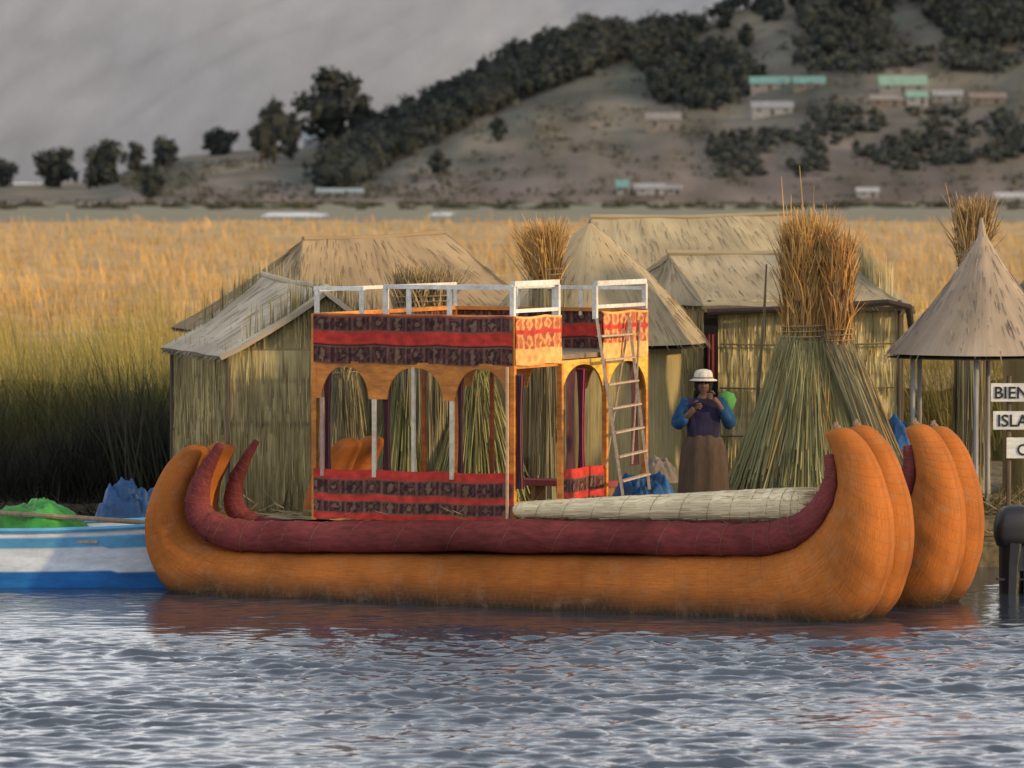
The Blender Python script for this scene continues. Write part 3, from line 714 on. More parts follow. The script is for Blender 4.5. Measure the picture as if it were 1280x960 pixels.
# ------------------------------------------------------------------ the reed boat
boat = empty('reed_boat', O, 'large double hulled orange reed boat with maroon gunwales and a two storey cabin', 'boat', None, rz=-A)
OUT = [(240, 553), (214, 578), (196, 615), (189, 655), (198, 705), (228, 750), (290, 785), (400, 797), (640, 806), (880, 812), (1000, 806), (1078, 775), (1109, 715), (1113, 653), (1101, 598), (1083, 558), (1058, 532)]
INN = [(264, 560), (249, 588), (238, 615), (236, 645), (250, 670), (282, 684), (330, 688), (420, 690), (640, 692), (880, 694), (970, 688), (1015, 668), (1041, 637), (1051, 604), (1047, 576), (1040, 556), (1032, 538)]
def cr(P, n):
    P = [Vector(p) for p in P]; out = []
    m = len(P) - 1
    for i in range(n + 1):
        x = i / n * m; k = min(int(x), m - 1); t = x - k
        p0 = P[max(k - 1, 0)]; p1 = P[k]; p2 = P[k + 1]; p3 = P[min(k + 2, m)]
        out.append(.5 * ((2 * p1) + (p2 - p0) * t + (2 * p0 - 5 * p1 + 4 * p2 - p3) * t * t + (3 * p1 - p0 - 3 * p2 + p3) * t ** 3))
    return out
oc = cr([on_v(a, b, .42) for a, b in OUT], 190); ic = cr([on_v(a, b, .42) for a, b in INN], 190)
def hull(v, wmax, seed, us=1.0, uo=0.0, dz=0.0):
    mb = MB(); n = 48; m = len(oc); L = 0; vs = []; uv = []; prevc = None; rings = []
    for i in range(m):
        o = oc[i]; q = ic[i]; c = (o + q) / 2; nn = (o - q) / 2
        s = i / (m - 1); e = min(s, 1 - s)
        w_ = wmax * (.34 + .66 * min(1, (e / .25)) ** .8)
        if prevc: L += (c - prevc).length
        prevc = c; ring = []
        ek = min(1, e / .026); endk = max(.12, math.sqrt(1 - (1 - ek) ** 2))
        zf = dz * max(0, (s - .6) / .4) ** 2
        for k in range(n):
            a = 2 * pi * k / n; ca = cos(a); sa = sin(a)
            x = math.copysign(abs(ca) ** .85, ca); y = math.copysign(abs(sa) ** .8, sa)
            b_ = (1 + .025 * noise.noise(Vector((L * 1.2, a * .8, seed))) + .014 * noise.noise(Vector((L * 5, a * 2, seed))) + .005 * sin(L * 2 * pi / .32)) * endk
            p = c + nn * x * b_
            ring.append((p.x * us + uo, v + w_ * y * b_, p.y + zf)); uv.append((a * .45, L))
        vs += ring; rings.append(ring)
    fs = [(i * n + k, i * n + (k + 1) % n, (i + 1) * n + (k + 1) % n, (i + 1) * n + k) for i in range(m - 1) for k in range(n)]
    fs += [tuple(range(n)), tuple((m - 1) * n + k for k in range(n))[::-1]]
    mb.add(vs, fs, (1, 1, 1), uv)
    h = mb.build('hull_bundle', m_hull, boat, smooth=True, local=True)
    mb = MB(); pts = []; T = 60
    for q in range(48 * T):
        x = 9 + q / (48 * T) * (m - 19); i = int(x); f_ = x - i; k = q % n
        a_ = Vector(rings[i][k]); b_ = Vector(rings[min(i + 1, m - 1)][k]); p = lerp(a_, b_, f_)
        c = (Vector(rings[i][0]) + Vector(rings[i][n // 2])) / 2; pts.append(p - (p - c).normalized() * .0008)
    mb.tube(pts, .0026, 4, (.27, .12, .045), cap=False)
    mb.build('rope_binding', m_rope, h, local=True)
    mb = MB()
    r = rings[m - 3]; c = (Vector(r[0]) + Vector(r[n // 2])) / 2
    mb.tube([c + Vector((.02, 0, -.02)), c + Vector((-.02, 0, .045)), c + Vector((-.02, 0, .075)), c + Vector((.0, 0, .10))], [.06, .05, .035, .012], 8, (.28, .19, .12))
    mb.build('tip_knot', m_rope, h, local=True)
hull(.42, .42, 1); hull(1.08, .42, 5); hull(2.75, .42, 9, .9, .52, -.06); hull(3.42, .42, 13, .9, .52, -.12)
GW = [(276, 556), (262, 580), (251, 605), (248, 635), (265, 658), (310, 670), (420, 670), (640, 670), (860, 673), (950, 674), (1000, 660), (1027, 632), (1039, 598), (1036, 568)]
gc = cr([on_v(a, b, .25) for a, b in GW], 110)
def gunwale(v, r0, seed, i0=0, us=1., uo=0., rl=1.):
    mb = MB(); pts = []; rad = []; full = len(gc)
    for i, p in enumerate(gc):
        if i < i0: continue
        s = i / (full - 1); e = min(s, 1 - s)
        k = (.28 + .72 * min(1, e / .25)) * (rl if s < .35 else 1) * (1.08 if .3 < s < .75 else 1)
        pts.append(Vector((p.x * us + uo, v, p.y + .012 * noise.noise(Vector((s * 14, seed, 3)))))); rad.append(r0 * k * (1 + .14 * noise.noise(Vector((s * 34, seed, 0))) + .02 * sin(s * 190)))
    mb.tube(pts, rad, 18); o = mb.build('gunwale', m_maroon, boat, smooth=True, local=True)
    mb = MB(); m = len(pts); rp = []
    T = int(m * .4)
    for q in range(T * 12):
        x = 2 + q / (T * 12) * (m - 5); i = int(x); f_ = x - i; a = 2 * pi * q / 12
        p = lerp(pts[i], pts[i + 1], f_); d = (pts[i + 1] - pts[i]).normalized(); r = rad[i] * 1.015
        rp.append((p.x - d.z * r * cos(a), v + r * sin(a), p.z + d.x * r * cos(a)))
    mb.tube(rp, .005, 4, (.20, .09, .075), cap=False)
    mb.build('rope_binding', m_rope, o, local=True)
gunwale(.24, .188, 1); gunwale(1.2, .18, 2, rl=.8); gunwale(2.55, .18, 3, 42, .9, .52); gunwale(3.6, .18, 4, 42, .9, .52)
# deck
mb = MB()
DZ = 1.0
mb.grid(90, 24, lambda s, t: ((-4.1 + 8.2 * s, .45 + 2.95 * t, DZ + .02 * noise.noise(Vector((s * 30, t * 12, 0)))), (.30, .25, .14), (t * 3, s * 8)))
mb.grid(40, 2, lambda s, t: ((-4.1 + 8.2 * s, .45 + 2.95 * t, DZ - .12), (.2, .16, .1), (t * 3, s * 8)))
n = 2500; P = np.stack([rs.uniform(-3.8, 4, n), rs.uniform(.5, 3.3, n), np.full(n, DZ + .02)], 1); D = np.stack([rs.normal(0, 1, n), rs.normal(0, .3, n), rs.uniform(0, .2, n)], 1)
mb.strands(P, D, rs.uniform(.2, .5, n), .018, (.26, .21, .12), (.32, .26, .15), .05)
mb.build('deck', m_mat, boat, local=True)

# cabin
VF = .5
uL, zb = on_v(394, 644, VF); uR, _ = on_v(641, 646, VF); zb = DZ + .02
zl1 = on_v(520, 588, VF)[1]; zu0 = on_v(560, 457, VF)[1]; zu1 = on_v(560, 394, VF)[1]; zr = on_v(560, 361, VF)[1]
za0 = on_v(520, 500, VF)[1]
VB = on_u(806, 400, uR)[0]
def band(zt, xx, bands):
    """woven pattern; zt 0 bottom..1 top"""
    for (a, b, kind) in bands:
        if a <= zt <= b:
            if kind == 'r': return (.60, .05, .035)
            if kind == 'o': return (.85, .45, .15)
            if kind == 'b': return (.015, .01, .012)
            k = (zt - a) / (b - a); P_ = .27; q = (xx / P_) % 1.0; ci = int(xx / P_)
            f = abs(q - .5) * 2 + abs(k - .5) * (1.4 if ci % 2 else .5) + .45 * noise.noise(Vector((xx * 16, zt * 9, 4)))
            g2 = (xx / .085) % 1.0
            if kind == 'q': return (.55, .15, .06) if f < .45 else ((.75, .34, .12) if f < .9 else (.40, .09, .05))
            if k < .08 or k > .92: return (.20, .09, .06)
            if f < .3: return (.21, .12, .08)
            if f < .6: return (.05, .02, .02)
            if f < .85: return (.14, .05, .045)
            return (.055, .02, .024) if g2 < .55 else (.19, .10, .07)
    return (.1, .03, .03)
UP = [(0, .36, 'p'), (.36, .41, 'b'), (.41, .66, 'r'), (.66, .98, 'p'), (.98, 1.1, 'r')]
LO = [(0, .14, 'r'), (.14, .38, 'p'), (.38, .5, 'r'), (.5, .8, 'p'), (.8, 1.1, 'r')]
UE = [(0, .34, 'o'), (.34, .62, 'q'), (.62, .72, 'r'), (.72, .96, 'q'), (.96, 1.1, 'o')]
def panel(p, q, z0, z1, bands, off, parent, name='woven_panel', th=.025):
    p = Vector((p[0], p[1], 0)); q = Vector((q[0], q[1], 0)); w_ = (q - p).length; d = (q - p).normalized(); nn = Vector((d.y, -d.x, 0))
    nu = int(w_ / .02); nv = int((z1 - z0) / .018); mb = MB()
    for o_, fl in ((0, 1), (-th, -1)):
        mb.grid(nu, nv, lambda s, t: (lerp(p, q, s) + nn * (o_ + (.014 * sin(s * w_ * 7) * (1 - t) + .012 * noise.noise(Vector((s * w_ * 5, t * 3, 0)))) * (1 if fl == 1 else 0)) + Vector((0, 0, lerp(z0, z1, t) - .018 * sin(pi * ((s * w_ / .9) % 1)))),
                                  tuple(c * (1 + .4 * noise.noise(Vector((s * w_ * 9, t * 9, 2)))) for c in band(t, s * w_ + off, bands)), (s, t)))
    return mb.build(name, m_weave, parent, local=True)
fm = MB()
for (u, v) in ((uL, VF), (uR, VF), (uL, VB), (uR, VB)):
    fm.beam((u, v, DZ), (u, v, zu1), .07, .07)
for z in (zu0 + .01, zu1 - .02):
    fm.beam((uL, VF, z), (uR, VF, z), .05, .05); fm.beam((uL, VB, z), (uR, VB, z), .05, .05)
    fm.beam((uL, VF, z), (uL, VB, z), .05, .05)
fm.beam((uR, VF, zu0), (uR, VB, zu0), .06, .06)
cabin = fm.build('cabin', m_wood_o, boat, local=True)
mb = MB(); mb.box((uL + .03, VF + .05, zu0 + .04), (uR - .04, VB - .05, zu0 + .10), (.30, .22, .14))
for i in range(7):
    y = VF + .2 + i * (VB - VF - .4) / 6; mb.box((uL + .03, y - .03, zu0 - .02), (uR - .04, y + .03, zu0 + .037), (.24, .16, .1))
mb.build('upper_floor', m_wood, cabin, local=True)
panel((uL, VF - .04), (uR + .02, VF - .04), zu0 + .02, zu1, UP, 0, cabin)
panel((uL, VF - .04), (uR + .02, VF - .04), DZ + .03, zl1, LO, .1, cabin)
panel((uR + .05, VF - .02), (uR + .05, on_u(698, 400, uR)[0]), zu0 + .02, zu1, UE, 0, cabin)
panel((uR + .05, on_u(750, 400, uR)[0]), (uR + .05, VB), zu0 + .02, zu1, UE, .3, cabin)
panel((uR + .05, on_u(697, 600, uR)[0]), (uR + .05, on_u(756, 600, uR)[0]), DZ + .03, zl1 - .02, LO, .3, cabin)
panel((uR, VB + .04), (uL, VB + .04), zu0 + .02, zu1, UP, 0, cabin)
panel((uL - .04, VB), (uL - .04, VF), zu0 + .02, zu1, UP, 0, cabin)
def arches(p, q, z0, z1, spans, parent, th=.03, name='arch_panel', c=(1, 1, 1)):
    p = Vector((p[0], p[1], 0)); q = Vector((q[0], q[1], 0)); w_ = (q - p).length; d = (q - p).normalized(); nn = Vector((d.y, -d.x, 0))
    N_ = int(w_ / .02); mb = MB(); bot = []
    for i in range(N_ + 1):
        s = i / N_ * w_; z = z0
        for (a, b) in spans:
            if a < s < b:
                k = (s - a) / (b - a) * 2 - 1; z = z0 + (z1 - z0) * .86 * (max(0, 1 - abs(k) ** 2.3) ** .55)
        bot.append(z)
    vs = []
    for i in range(N_ + 1):
        e = lerp(p, q, i / N_)
        for o_ in (0, -th):
            vs.append(e + nn * o_ + Vector((0, 0, bot[i]))); vs.append(e + nn * o_ + Vector((0, 0, z1)))
    fs = []
    for i in range(N_):
        a = i * 4; b = a + 4; fs += [(a, b, b + 1, a + 1), (a + 2, a + 3, b + 3, b + 2), (a, a + 2, b + 2, b)]
    mb.add(vs, fs, c); return mb.build(name, m_wood_o, parent, local=True)
def sp(a, b): return (on_v(a, 480, VF)[0] - uL, on_v(b, 480, VF)[0] - uL)
arches((uL, VF - .03), (uR, VF - .03), za0, zu0 + .03, [sp(403, 462), sp(485, 555), sp(570, 634)], cabin)
v0 = on_u(696, 480, uR)[0]
arches((uR + .04, v0), (uR + .04, VB), za0, zu0 + .03, [(.08, on_u(751, 480, uR)[0] - v0), (on_u(757, 480, uR)[0] - v0, VB - v0 - .05)], cabin, c=(1.08, 1.75, 1.6))  # yellower tint paints a sun highlight onto the end arches
arches((uR, VB + .03), (uL, VB + .03), za0, zu0 + .03, [(.08, .85), (.95, 1.75), (1.85, 2.6)], cabin)
def vpost(px, v, z0, z1, w_, c, mat, side=0, name='window_post'):
    u = on_v(px, 540, v)[0]; mb = MB(); mb.beam((u, v, z0), (u, v, z1), w_, w_, c); mb.build(name, mat, cabin, local=True)
vpost(403, VF - .05, zl1 - .1, za0 + .01, .045, (.7, .45, .42), m_white)
vpost(468, VF - .045, zl1 - .1, za0 - .002, .05, (.9, .82, .7), m_white)
vpost(517, VF - .01, zl1 - .1, zu0 - .03, .045, (.85, .78, .66), m_white)
vpost(565, VF - .045, zl1 - .1, za0 - .002, .05, (.9, .82, .7), m_white)
vpost(634, VF - .06, DZ, zu0, .03, (.9, .6, .4), m_white)
for px in (470, 555, 640): vpost(px + 60, VB - .02, DZ, zu0, .05, (.5, .35, .3), m_wood_o)
for px in (696, 752):
    v = on_u(px, 540, uR)[0]; mb = MB(); mb.beam((uR + .05, v, DZ), (uR + .05, v, zu0), .07, .06); mb.build('door_post', m_wood_o, cabin, local=True)
def curtain(u, v, z0, z1, w_, col):
    mb = MB(); mb.grid(14, 14, lambda s, t: ((u + (s - .5) * w_ * (1 - .45 * sin(pi * t)), v + .025 * sin(s * 22), lerp(z0, z1, t)), tuple(c * (1 + .3 * sin(s * 22)) for c in col), (s, t)))
    mb.build('curtain', m_cloth, cabin, local=True)
for px, w_ in ((408, .12), (482, .15), (574, .10), (648, .14)): curtain(on_v(px, 540, VF)[0], VF + .03, zl1 - .2, zu0 - .1, w_, (.20, .08, .09))
vv = on_u(727, 540, uR)[0]; curtain(uR - .05, vv + .1, DZ + .3, zu0 - .1, .14, (.34, .06, .12))
for v in (on_u(715, 540, uR)[0], on_u(795, 540, uR)[0]):
    mb = MB(); mb.grid(10, 14, lambda s, t: ((uR - .03 + .02 * sin(s * 20), v + (s - .5) * .28 * (1 - .4 * sin(pi * t)), lerp(zl1 - .1, zu0 - .05, t)), (.13, .05, .06), (s, t))); mb.build('curtain', m_cloth, cabin, local=True)
for v in (VF + .35, VB - .4):
    mb = MB(); mb.box((uL + .2, v - .2, DZ + .28), (uR - .3, v + .2, DZ + .36), (.32, .07, .07))
    for u in (uL + .25, (uL + uR) / 2, uR - .4): mb.box((u, v - .17, DZ), (u + .06, v + .17, DZ + .277), (.3, .15, .06))
    mb.build('bench', m_cloth, cabin, local=True)
def rail(pts, posts, z0, zt, name='railing', w_=.045, mid=False):
    mb = MB()
    for a, b in zip(pts[:-1], pts[1:]): mb.beam((a[0], a[1], zt), (b[0], b[1], zt), w_, w_)
    if mid:
        for a, b in zip(pts[:-1], pts[1:]): mb.beam((a[0], a[1], z0 + .06), (b[0], b[1], z0 + .06), w_ * .7, w_ * .7)
    for (u, v) in posts: mb.beam((u, v, z0 - .1), (u, v, zt - w_ / 2), w_ * .9, w_ * .9)
    mb.build(name, m_white, cabin, local=True)
uu = lambda px: on_v(px, 380, VF)[0]
rail([(uL, VF), (uu(455), VF)], [(uL + .03, VF), (uu(452), VF)], zu1, zr - .01, w_=.055)
rail([(uu(480), VF), (uR, VF)], [(uu(482), VF), (uu(511), VF), (uu(562), VF)], zu1, zr + .02, w_=.055)
rail([(uL, VB), (uR, VB)], [(lerp(uL, uR, k / 3), VB) for k in range(4)], zu1, zr - .06)
rail([(uL, VF), (uL, VB)], [(uL, lerp(VF, VB, .5))], zu1, zr - .03)
va = on_u(697, 380, uR)[0]; vb = on_u(744, 380, uR)[0]
rail([(uR, VF), (uR, va)], [(uR, VF), (uR, va)], zu1, zr + .07, w_=.065, mid=True)
rail([(uR, vb), (uR, VB)], [(uR, vb), (uR, VB)], zu1, zr + .03, w_=.065, mid=True)
rail([(uR - .6, va), (uR - .6, vb)], [(uR - .6, va), (uR - .6, vb)], zu1, zr)

# ladder
lad = empty('ladder', BW(uR + .5, on_u(790, 600, uR + .4)[0], DZ), 'dull brown stepladder leaning on the right end of the cabin', 'ladder')
def lp(px, py, k):
    u = uR + .12 + .42 * k; v, z = on_u(px, py, u); return BW(u, v, z)
La = [lp(746, 398, 0), lp(779, 622, 1)]; Lb = [lp(786, 396, 0), lp(812, 612, 1)]
for q in (La, Lb):
    mb = MB(); mb.beam(q[0], q[1], .04, .03, (1, 1, 1)); mb.build('side_rail', m_metal, lad)
for k in range(7):
    t = .1 + k * .135; mb = MB(); mb.beam(lerp(La[0], La[1], t), lerp(Lb[0], Lb[1], t), .08, .022, (1.5, 1.4, 1.3)); mb.build('rung', m_metal, lad)
for q in ((lp(786, 402, -.1), lp(757, 585, -.1)), (lp(800, 400, -.1), lp(790, 580, -.1))):
    mb = MB(); mb.tube(q, .014, 6); mb.build('support_leg', m_metal, lad)

def roll(label, pts, rad, col):
    p = [BW(u, v, z) for u, v, z in pts]; e = empty('reed_roll', p[0], label, 'reed roll')
    mb = MB(); q = cr(p, 60); r = [float(np.interp(i / 60, np.linspace(0, 1, len(rad)), rad)) * (1 + .02 * sin(i * 1.9)) for i in range(61)]
    r[-1] *= .3; r[-2] *= .72; r[-3] *= .9
    mb.tube(q, r, 20, col)
    n = 900; P = []; D = []
    for i in range(n):
        k = rnd.randint(0, 54); a = rnd.uniform(0, 2 * pi); d = (q[k + 1] - q[k]).normalized(); x = d.cross(Vector((0, 0, 1))); P.append(q[k] + (x * cos(a) + Vector((0, 0, 1)) * sin(a)) * r[k] * 1.01); D.append(d)
    lum = rs.uniform(.85, 1.12, n)[:, None]; mb.strands(P, D, rs.uniform(.15, .3, n), .010, np.array(col) * lum * .85, np.array(col) * lum * .85, .01)
    mb.build('reeds', m_mat, e, smooth=True)
    mb = MB(); rp = []
    for qn in range(14 * 12):
        k_ = 2 + qn / (14 * 12) * 54; k = int(k_); a = 2 * pi * qn / 12
        d = (q[k + 1] - q[k]).normalized(); x = d.cross(Vector((0, 0, 1)))
        rp.append(lerp(q[k], q[k + 1], k_ - k) + (x * cos(a) + Vector((0, 0, 1)) * sin(a)) * (r[k] + .004))
    mb.tube(rp, .005, 4, (.46, .38, .24), cap=False)
    mb.build('tie_rope', m_rope, e)
def bz(px, py, v):
    u, z = on_v(px, py, v); return (u, v, z)
roll('long pale reed roll lying along the near side of the deck', [bz(638, 637, .55), bz(760, 635, .55), bz(900, 632, .55), bz(985, 630, .55), bz(1014, 630, .55)], [.09, .14, .18, .20, .19], (.90, .76, .50))
roll('shorter reed roll behind the long one near the prow', [bz(820, 628, 1.7), bz(900, 628, 1.7), bz(990, 628, 1.7)], [.05, .09, .07], (.20, .17, .09))

def mound(name, label, cat, cen, rx, ry, h, col, seed, mat=m_tarp, rz=0):
    c = Vector(cen); mb = MB()
    def f(s, t):
        a = s * 2 * pi; r = t
        x = r * cos(a) * rx; y = r * sin(a) * ry; x, y = x * cos(rz) - y * sin(rz), x * sin(rz) + y * cos(rz)
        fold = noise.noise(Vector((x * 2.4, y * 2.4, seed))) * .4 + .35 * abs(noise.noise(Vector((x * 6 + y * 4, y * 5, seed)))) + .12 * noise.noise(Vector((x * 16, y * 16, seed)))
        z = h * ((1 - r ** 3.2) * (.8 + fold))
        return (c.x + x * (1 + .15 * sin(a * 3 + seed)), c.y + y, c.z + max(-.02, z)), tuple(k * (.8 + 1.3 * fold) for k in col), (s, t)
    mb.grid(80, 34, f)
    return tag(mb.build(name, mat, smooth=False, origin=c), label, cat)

# rowing boat at left
RYc = 63.75
rb = empty('rowing_boat', (-7.1, RYc, 0), 'blue and white wooden rowing boat moored at the left edge', 'boat')
xe = (212 - 640) / F * RYc; x0 = -10.2
BL = (.02, .15, .45); BW_ = (.62, .68, .76); LB = (.10, .33, .58)
mb = MB()
def rhull(side):
    def f(s, t):
        x = lerp(xe, x0, s)
        half = .72 * (1 - max(0, (s - .45) / .55) ** 2.2) * (.86 + .14 * min(1, s / .3))
        shr = .72 + .12 * (2 * s - .8) ** 2 + .05
        y = half * (.55 + .45 * t ** .6) * side
        z = -.25 + (shr + .25) * t
        c = BL if z < .22 else (BW_ if z < .54 else (LB if t < .9 else BW_))
        st = 1 + .35 * noise.noise(Vector((x * 1.2, z * 9, 4)))
        return (x + (.10 * t if s < .02 else 0), RYc + y, z), tuple(q * st for q in c), (x, z)
    mb.grid(60, 36, f)
rhull(-1); rhull(1)
def tr(s, t):
    half = .72 * .86 * (.55 + .45 * t ** .6); shr = .72 + .12 * .64 + .05; z = -.25 + (shr + .25) * t
    return (xe + .1 * t, RYc + half * (2 * s - 1), z), (BL if z < .22 else BW_ if z < .54 else LB), (s, t)
mb.grid(8, 30, tr); mb.build('hull', m_paint, rb)
for side in (-1, 1):
    mb = MB(); pts = []
    for i in range(31):
        s = i / 30; half = .72 * (1 - max(0, (s - .45) / .55) ** 2.2) * (.86 + .14 * min(1, s / .3)); pts.append((lerp(xe + .1, x0, s), RYc + side * (half + .015), .77 + .12 * (2 * s - .8) ** 2))
    mb.tube(pts, .035, 6, (.10, .36, .62)); mb.build('gunwale', m_paint, rb)
mb = MB(); mb.box((x0 + 1, RYc - .5, .2), (xe - .1, RYc + .5, .24), (.25, .2, .14)); mb.build('floor', m_wood, rb)
for x in (-5.6, -7.0, -8.4):
    mb = MB(); mb.box((x - .14, RYc - .66, .60), (x + .14, RYc + .66, .64), (.4, .33, .24)); mb.build('seat', m_wood, rb)
mb = MB(); mb.tube([P3(-60, 640, 63.9), P3(0, 642, 63.9), P3(100, 648, 63.9), P3(196, 655, 63.95)], .035, 7, (.36, .28, .18))
tag(mb.build('oar_pole', m_wood, origin=P3(100, 648, 63.9)), 'wooden pole laid lengthwise over the blue rowing boat', 'pole')
pg_ = P3(40, 650, 64.0)
mound('green_tarpaulin', 'crumpled bright green tarpaulin heaped over the rowing boat', 'tarpaulin', (pg_.x, 64.3, .74), .68, .5, .34, (.07, .40, .05), 3)
pb_ = P3(162, 648, 64.8)
mound('blue_tarpaulin', 'crumpled blue tarpaulin piled behind the stern of the rowing boat', 'tarpaulin', (pb_.x, 65.5, .45), .66, .5, .84, (.014, .10, .29), 21)
mound('blue_tarpaulin', 'blue tarpaulin heaped on deck behind the foot of the ladder', 'tarpaulin', BW(on_v(810, 600, 3.9)[0], 3.9, 1.0), .5, .35, .5, (.014, .10, .29), 5)
mound('blue_cloth', 'blue cloth bundle under the left side of the conical shelter', 'cloth', P3(1124, 552, 67.5) - Vector((0, 0, .1)), .22, .25, .42, (.02, .12, .34), 31)
mound('grey_sack', 'pale grey sack between the ladder and the standing person', 'sack', P3(826, 585, 66.9) - Vector((0, 0, .2)), .3, .25, .38, (.30, .25, .2), 12, m_cloth)

# motor boat cut by the right edge
DKM = (.018, .018, .02)
mo = empty('motor_boat', (7.6, 62.6, 0), 'dark boat stern with a black outboard motor, cut off by the right picture edge', 'boat')
mb = MB()
def mh(s, t):
    a = -pi / 2 + pi * t; half = .62
    return (6.66 + 3.2 * s, 62.9 + half * sin(a), .66 - .9 * cos(a) ** .6 * (1 if 0 < t < 1 else 0) + .12 * s), (.05, .045, .045), (s, t)
mb.grid(16, 20, mh); mb.grid(8, 1, lambda s, t: ((6.66, 62.3 + 1.2 * s, (.66 if t else -.2)), (.05, .045, .045), (s, t))); mb.build('hull', m_paint, mo)
c0 = Vector(((1266 - 640) / F * 62.5, 62.45, 0)); mt = MB()
vs = []; nseg = 24
secs = [(.60, .12, .12, 0), (.62, .20, .16, 0), (.74, .24, .18, .0), (.90, .25, .19, .01), (1.04, .23, .18, .03), (1.12, .17, .14, .05), (1.15, .06, .06, .05)]
for (z, rx, ry, ox) in secs:
    for k in range(nseg):
        a = 2 * pi * k / nseg; vs.append(c0 + Vector((ox + rx * math.copysign(abs(cos(a)) ** .55, cos(a)), ry * math.copysign(abs(sin(a)) ** .55, sin(a)), z)))
fs = [(i * nseg + k, i * nseg + (k + 1) % nseg, (i + 1) * nseg + (k + 1) % nseg, (i + 1) * nseg + k) for i in range(len(secs) - 1) for k in range(nseg)] + [tuple((len(secs) - 1) * nseg + k for k in range(nseg))]
mt.add(vs, fs, DKM); motor = mt.build('motor_cowling', m_paint, mo, smooth=True)
mb = MB(); mb.tube([c0 + Vector((.02, 0, .66)), c0 + Vector((.0, 0, .4)), c0 + Vector((-.02, 0, -.35))], [.19, .17, .14], 10, DKM); mb.build('motor_leg', m_paint, motor)
mb = MB(); mb.box((c0.x + .06, 62.3, .30), (6.9, 62.6, .74), DKM); mb.build('motor_bracket', m_paint, motor)
mb = MB(); mb.box((c0.x - .2, 62.33, .17), (c0.x + .16, 62.57, .20), DKM); mb.build('cavitation_plate', m_paint, motor)

# sign
sg = empty('signpost', P3(1300, 640, 66.9), 'signpost with three white name boards beside the conical shelter', 'sign')
for px in (1262, 1325):
    mb = MB(); q = P3(px, 640, 66.95); mb.tube([q, Vector((q.x, q.y, zz(470, 66.95)))], .035, 7, (.16, .12, .08)); mb.build('post', m_wood, sg)
for txt, xa, xb, ya, yb, x_t, sz in (('BIENVENIDOS', 1239, 1352, 479, 502, 1243, .235), ('ISLA', 1242, 1330, 514, 537, 1247, .235), ('C', 1259, 1318, 547, 573, 1272, .22)):
    q0 = P3(xa, ya, 66.88); q1 = P3(xb, yb, 66.88); mb = MB(); mb.box((q0.x, 66.86, q1.z), (q1.x, 66.885, q0.z), (.74, .72, .66)); bd = mb.build('name_board', m_paint, sg)
    cu = bpy.data.curves.new('txt', 'FONT'); cu.body = txt; cu.size = sz; cu.extrude = .003; cu.offset = .003
    to = bpy.data.objects.new('txt', cu); COL.objects.link(to); bpy.context.view_layer.update()
    me = bpy.data.meshes.new_from_object(to.evaluated_get(bpy.context.evaluated_depsgraph_get())); bpy.data.objects.remove(to)
    me.materials.clear(); me.materials.append(m_ink)
    lo = bpy.data.objects.new('lettering', me); COL.objects.link(lo); lo.parent = bd
    pp = P3(x_t, yb - 4, 66.85); lo.location = pp - ORG[sg.name]; lo.rotation_euler = (pi / 2, 0, 0)

# ------------------------------------------------------------------ person
PU, _ = on_v(879, 630, 1.95); PB = BW(PU, 1.95, DZ + .02)
PSC = 1.12
per = empty('person', PB, 'person in white brimmed hat, blue jacket and long brown skirt standing on the reed boat', 'person')
def skin(verts, edges, root):
    me = bpy.data.meshes.new('sk'); me.from_pydata([v[:3] for v in verts], edges, []); ob = bpy.data.objects.new('sk', me); COL.objects.link(ob)
    ob.modifiers.new('Skin', 'SKIN')
    for i, v in enumerate(verts):
        r = v[3]; me.skin_vertices[0].data[i].radius = (r, r if len(v) < 5 else v[4])
    me.skin_vertices[0].data[root].use_root = True
    sb = ob.modifiers.new('Sub', 'SUBSURF'); sb.levels = 2; sb.render_levels = 2
    bpy.context.view_layer.update()
    m2 = bpy.data.meshes.new_from_object(ob.evaluated_get(bpy.context.evaluated_depsgraph_get()))
    vs = [v.co.copy() for v in m2.vertices]; fs = [tuple(p.vertices) for p in m2.polygons]
    bpy.data.objects.remove(ob); return vs, fs
SK = (.13, .065, .042)
HZ = {-1: 1.33, 1: 1.44}
bv = [(0, 0, .9, .13), (0, 0, 1.1, .12), (0, 0, 1.28, .13), (0, .0, 1.40, .07), (0, -.01, 1.46, .055), (0, -.025, 1.54, .088), (0, -.02, 1.62, .085)]
be = [(0, 1), (1, 2), (2, 3), (3, 4), (4, 5), (5, 6)]
for s in (-1, 1):
    k = len(bv); d = HZ[s] - 1.33
    bv += [(s * .18, 0, 1.36, .062), (s * .31, -.03, 1.10, .047), (s * .16, -.19, 1.25 + d, .034), (s * .10, -.215, 1.32 + d, .036)]
    be += [(2, k), (k, k + 1), (k + 1, k + 2), (k + 2, k + 3)]
    k = len(bv)
    bv += [(s * .09, 0, .82, .09), (s * .1, -.01, .46, .065), (s * .1, 0, .08, .045), (s * .11, -.13, .04, .04)]
    be += [(0, k), (k, k + 1), (k + 1, k + 2), (k + 2, k + 3)]
vs, fs = skin(bv, be, 0)
mb = MB(); mb.add([v + PB for v in vs], fs, SK)
for s in (-1, 1):
    for j, (dz, L_) in enumerate(((.028, .062), (.01, .072), (-.008, .067), (-.025, .052))):
        b = PB + Vector((s * .095, -.23, HZ[s] + dz)); mb.tube([b, b + Vector((-s * .03, -.02, .006)), b + Vector((-s * L_ * .9, -.018, .004)), b + Vector((-s * L_, .0, -.01))], [.010, .0095, .009, .006], 6, SK)
    b = PB + Vector((s * .115, -.22, HZ[s] + .03)); mb.tube([b, b + Vector((-s * .02, -.02, .03)), b + Vector((-s * .045, -.025, .035))], [.012, .011, .007], 6, SK)
    e_ = PB + Vector((s * .086, -.01, 1.565)); mb.lathe(e_, [(.001, -.03), (.014, -.02), (.018, 0), (.014, .022), (.001, .03)], 8, SK, sx=.6)
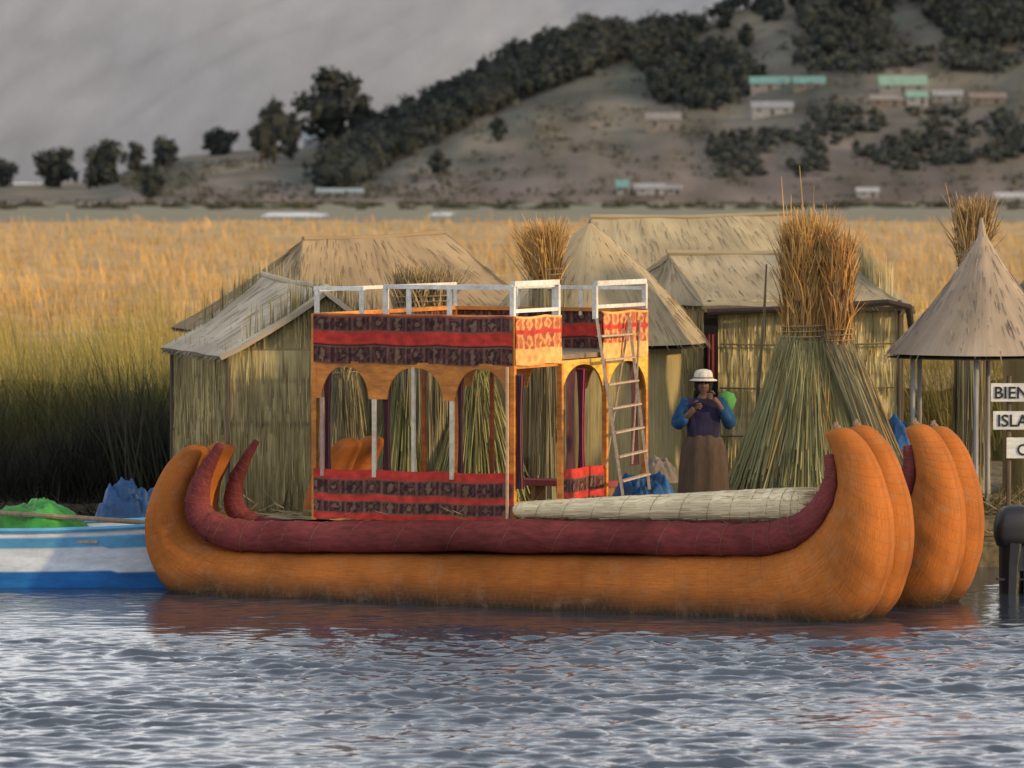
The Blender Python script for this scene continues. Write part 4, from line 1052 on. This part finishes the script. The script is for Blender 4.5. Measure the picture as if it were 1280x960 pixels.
nb = PB + Vector((0, -.105, 1.565)); mb.tube([nb + Vector((0, .01, .035)), nb + Vector((0, -.012, 0)), nb + Vector((0, -.018, -.018)), nb + Vector((0, .005, -.026))], [.009, .012, .016, .008], 7, SK)
mb.build('body', m_skin, per, smooth=True)
for s in (-1, 1):
    mb = MB(); mb.lathe(PB + Vector((s * .033, -.103, 1.585)), [(.001, -.009), (.011, -.004), (.013, 0), (.011, .004), (.001, .009)], 8, (.03, .02, .02)); mb.build('eye', m_skin, per, smooth=True)
mb = MB(); mb.tube([PB + Vector((-.028, -.098, 1.513)), PB + Vector((0, -.112, 1.511)), PB + Vector((.028, -.098, 1.513))], [.004, .008, .004], 6, (.16, .05, .04)); mb.build('mouth', m_skin, per, smooth=True)
mb = MB(); mb.lathe(PB + Vector((0, .012, 0)), [(.06, 1.44), (.088, 1.48), (.104, 1.55), (.106, 1.62), (.08, 1.68), (.01, 1.70)], 18, (.012, .01, .01))
mb.build('hair', m_cloth, per, smooth=True)
for s in (-1, 1):
    mb = MB(); mb.tube([PB + Vector((s * .08, .04, 1.5)), PB + Vector((s * .10, .05, 1.35)), PB + Vector((s * .09, .12, 1.2))], [.03, .022, .014], 7, (.012, .01, .01)); mb.build('hair_braid', m_cloth, per, smooth=True)
jv = [(0, 0, .90, .21, .15), (0, 0, 1.08, .20, .15), (0, .0, 1.27, .20, .16), (0, .005, 1.40, .12, .10)]
je = [(0, 1), (1, 2), (2, 3)]
for s in (-1, 1):
    k = len(jv); d = HZ[s] - 1.33; jv += [(s * .20, 0, 1.36, .095), (s * .32, -.025, 1.09, .080), (s * .19, -.17, 1.215 + d * .8, .058)]; je += [(2, k), (k, k + 1), (k + 1, k + 2)]
vs, fs = skin(jv, je, 1)
cj = []
for v in vs:
    f_ = 1 + .5 * noise.noise(v * 9)
    if abs(v.x) > .19: c = (.012, .065, .16)
    else: c = (.022, .018, .05)
    if .0 < v.x < .06 and v.z < 1.2 and v.y < 0: c = (.04, .05, .16)
    cj.append(tuple(q * f_ for q in c))
vs = [v + v.normalized() * .024 * noise.noise(v * 13) for v in vs]
mb = MB(); mb.add([v + PB for v in vs], fs, cj); mb.build('jacket', m_cloth, per, smooth=True)
mb = MB(); mb.lathe(PB, [(.17, 1.0), (.21, .95), (.25, .82), (.27, .6), (.28, .35), (.29, .12), (.28, .115), (.27, .35)], 72, (.085, .055, .036), sy=.8, wob=.045)
mb.build('skirt', m_cloth, per, smooth=True)
HC = PB + Vector((0, -.015, 0)); mb = MB()
mb.lathe(HC, [(.09, 1.625), (.155, 1.612), (.16, 1.622), (.11, 1.64), (.108, 1.66), (.102, 1.70), (.085, 1.73), (.04, 1.745), (.001, 1.748)], 28, (.72, .67, .58)); ht = mb.build('hat', m_cloth, per, smooth=True)
mb = MB(); mb.lathe(HC, [(.112, 1.64), (.112, 1.660)], 28, (.30, .24, .2)); mb.build('hat_band', m_cloth, ht, smooth=True)
per.scale = (PSC, PSC, PSC)
gp = PB + Vector((.30, .10, 1.56))
mb = MB(); mb.lathe(gp, [(.001, -.16), (.09, -.11), (.12, 0), (.09, .08), (.001, .11)], 18, (.09, .30, .07), wob=.1); tag(mb.build('carrying_cloth', m_cloth, smooth=True, origin=gp - Vector((0, 0, .13))), 'green carrying cloth bundle on the back of the standing person', 'cloth bundle')
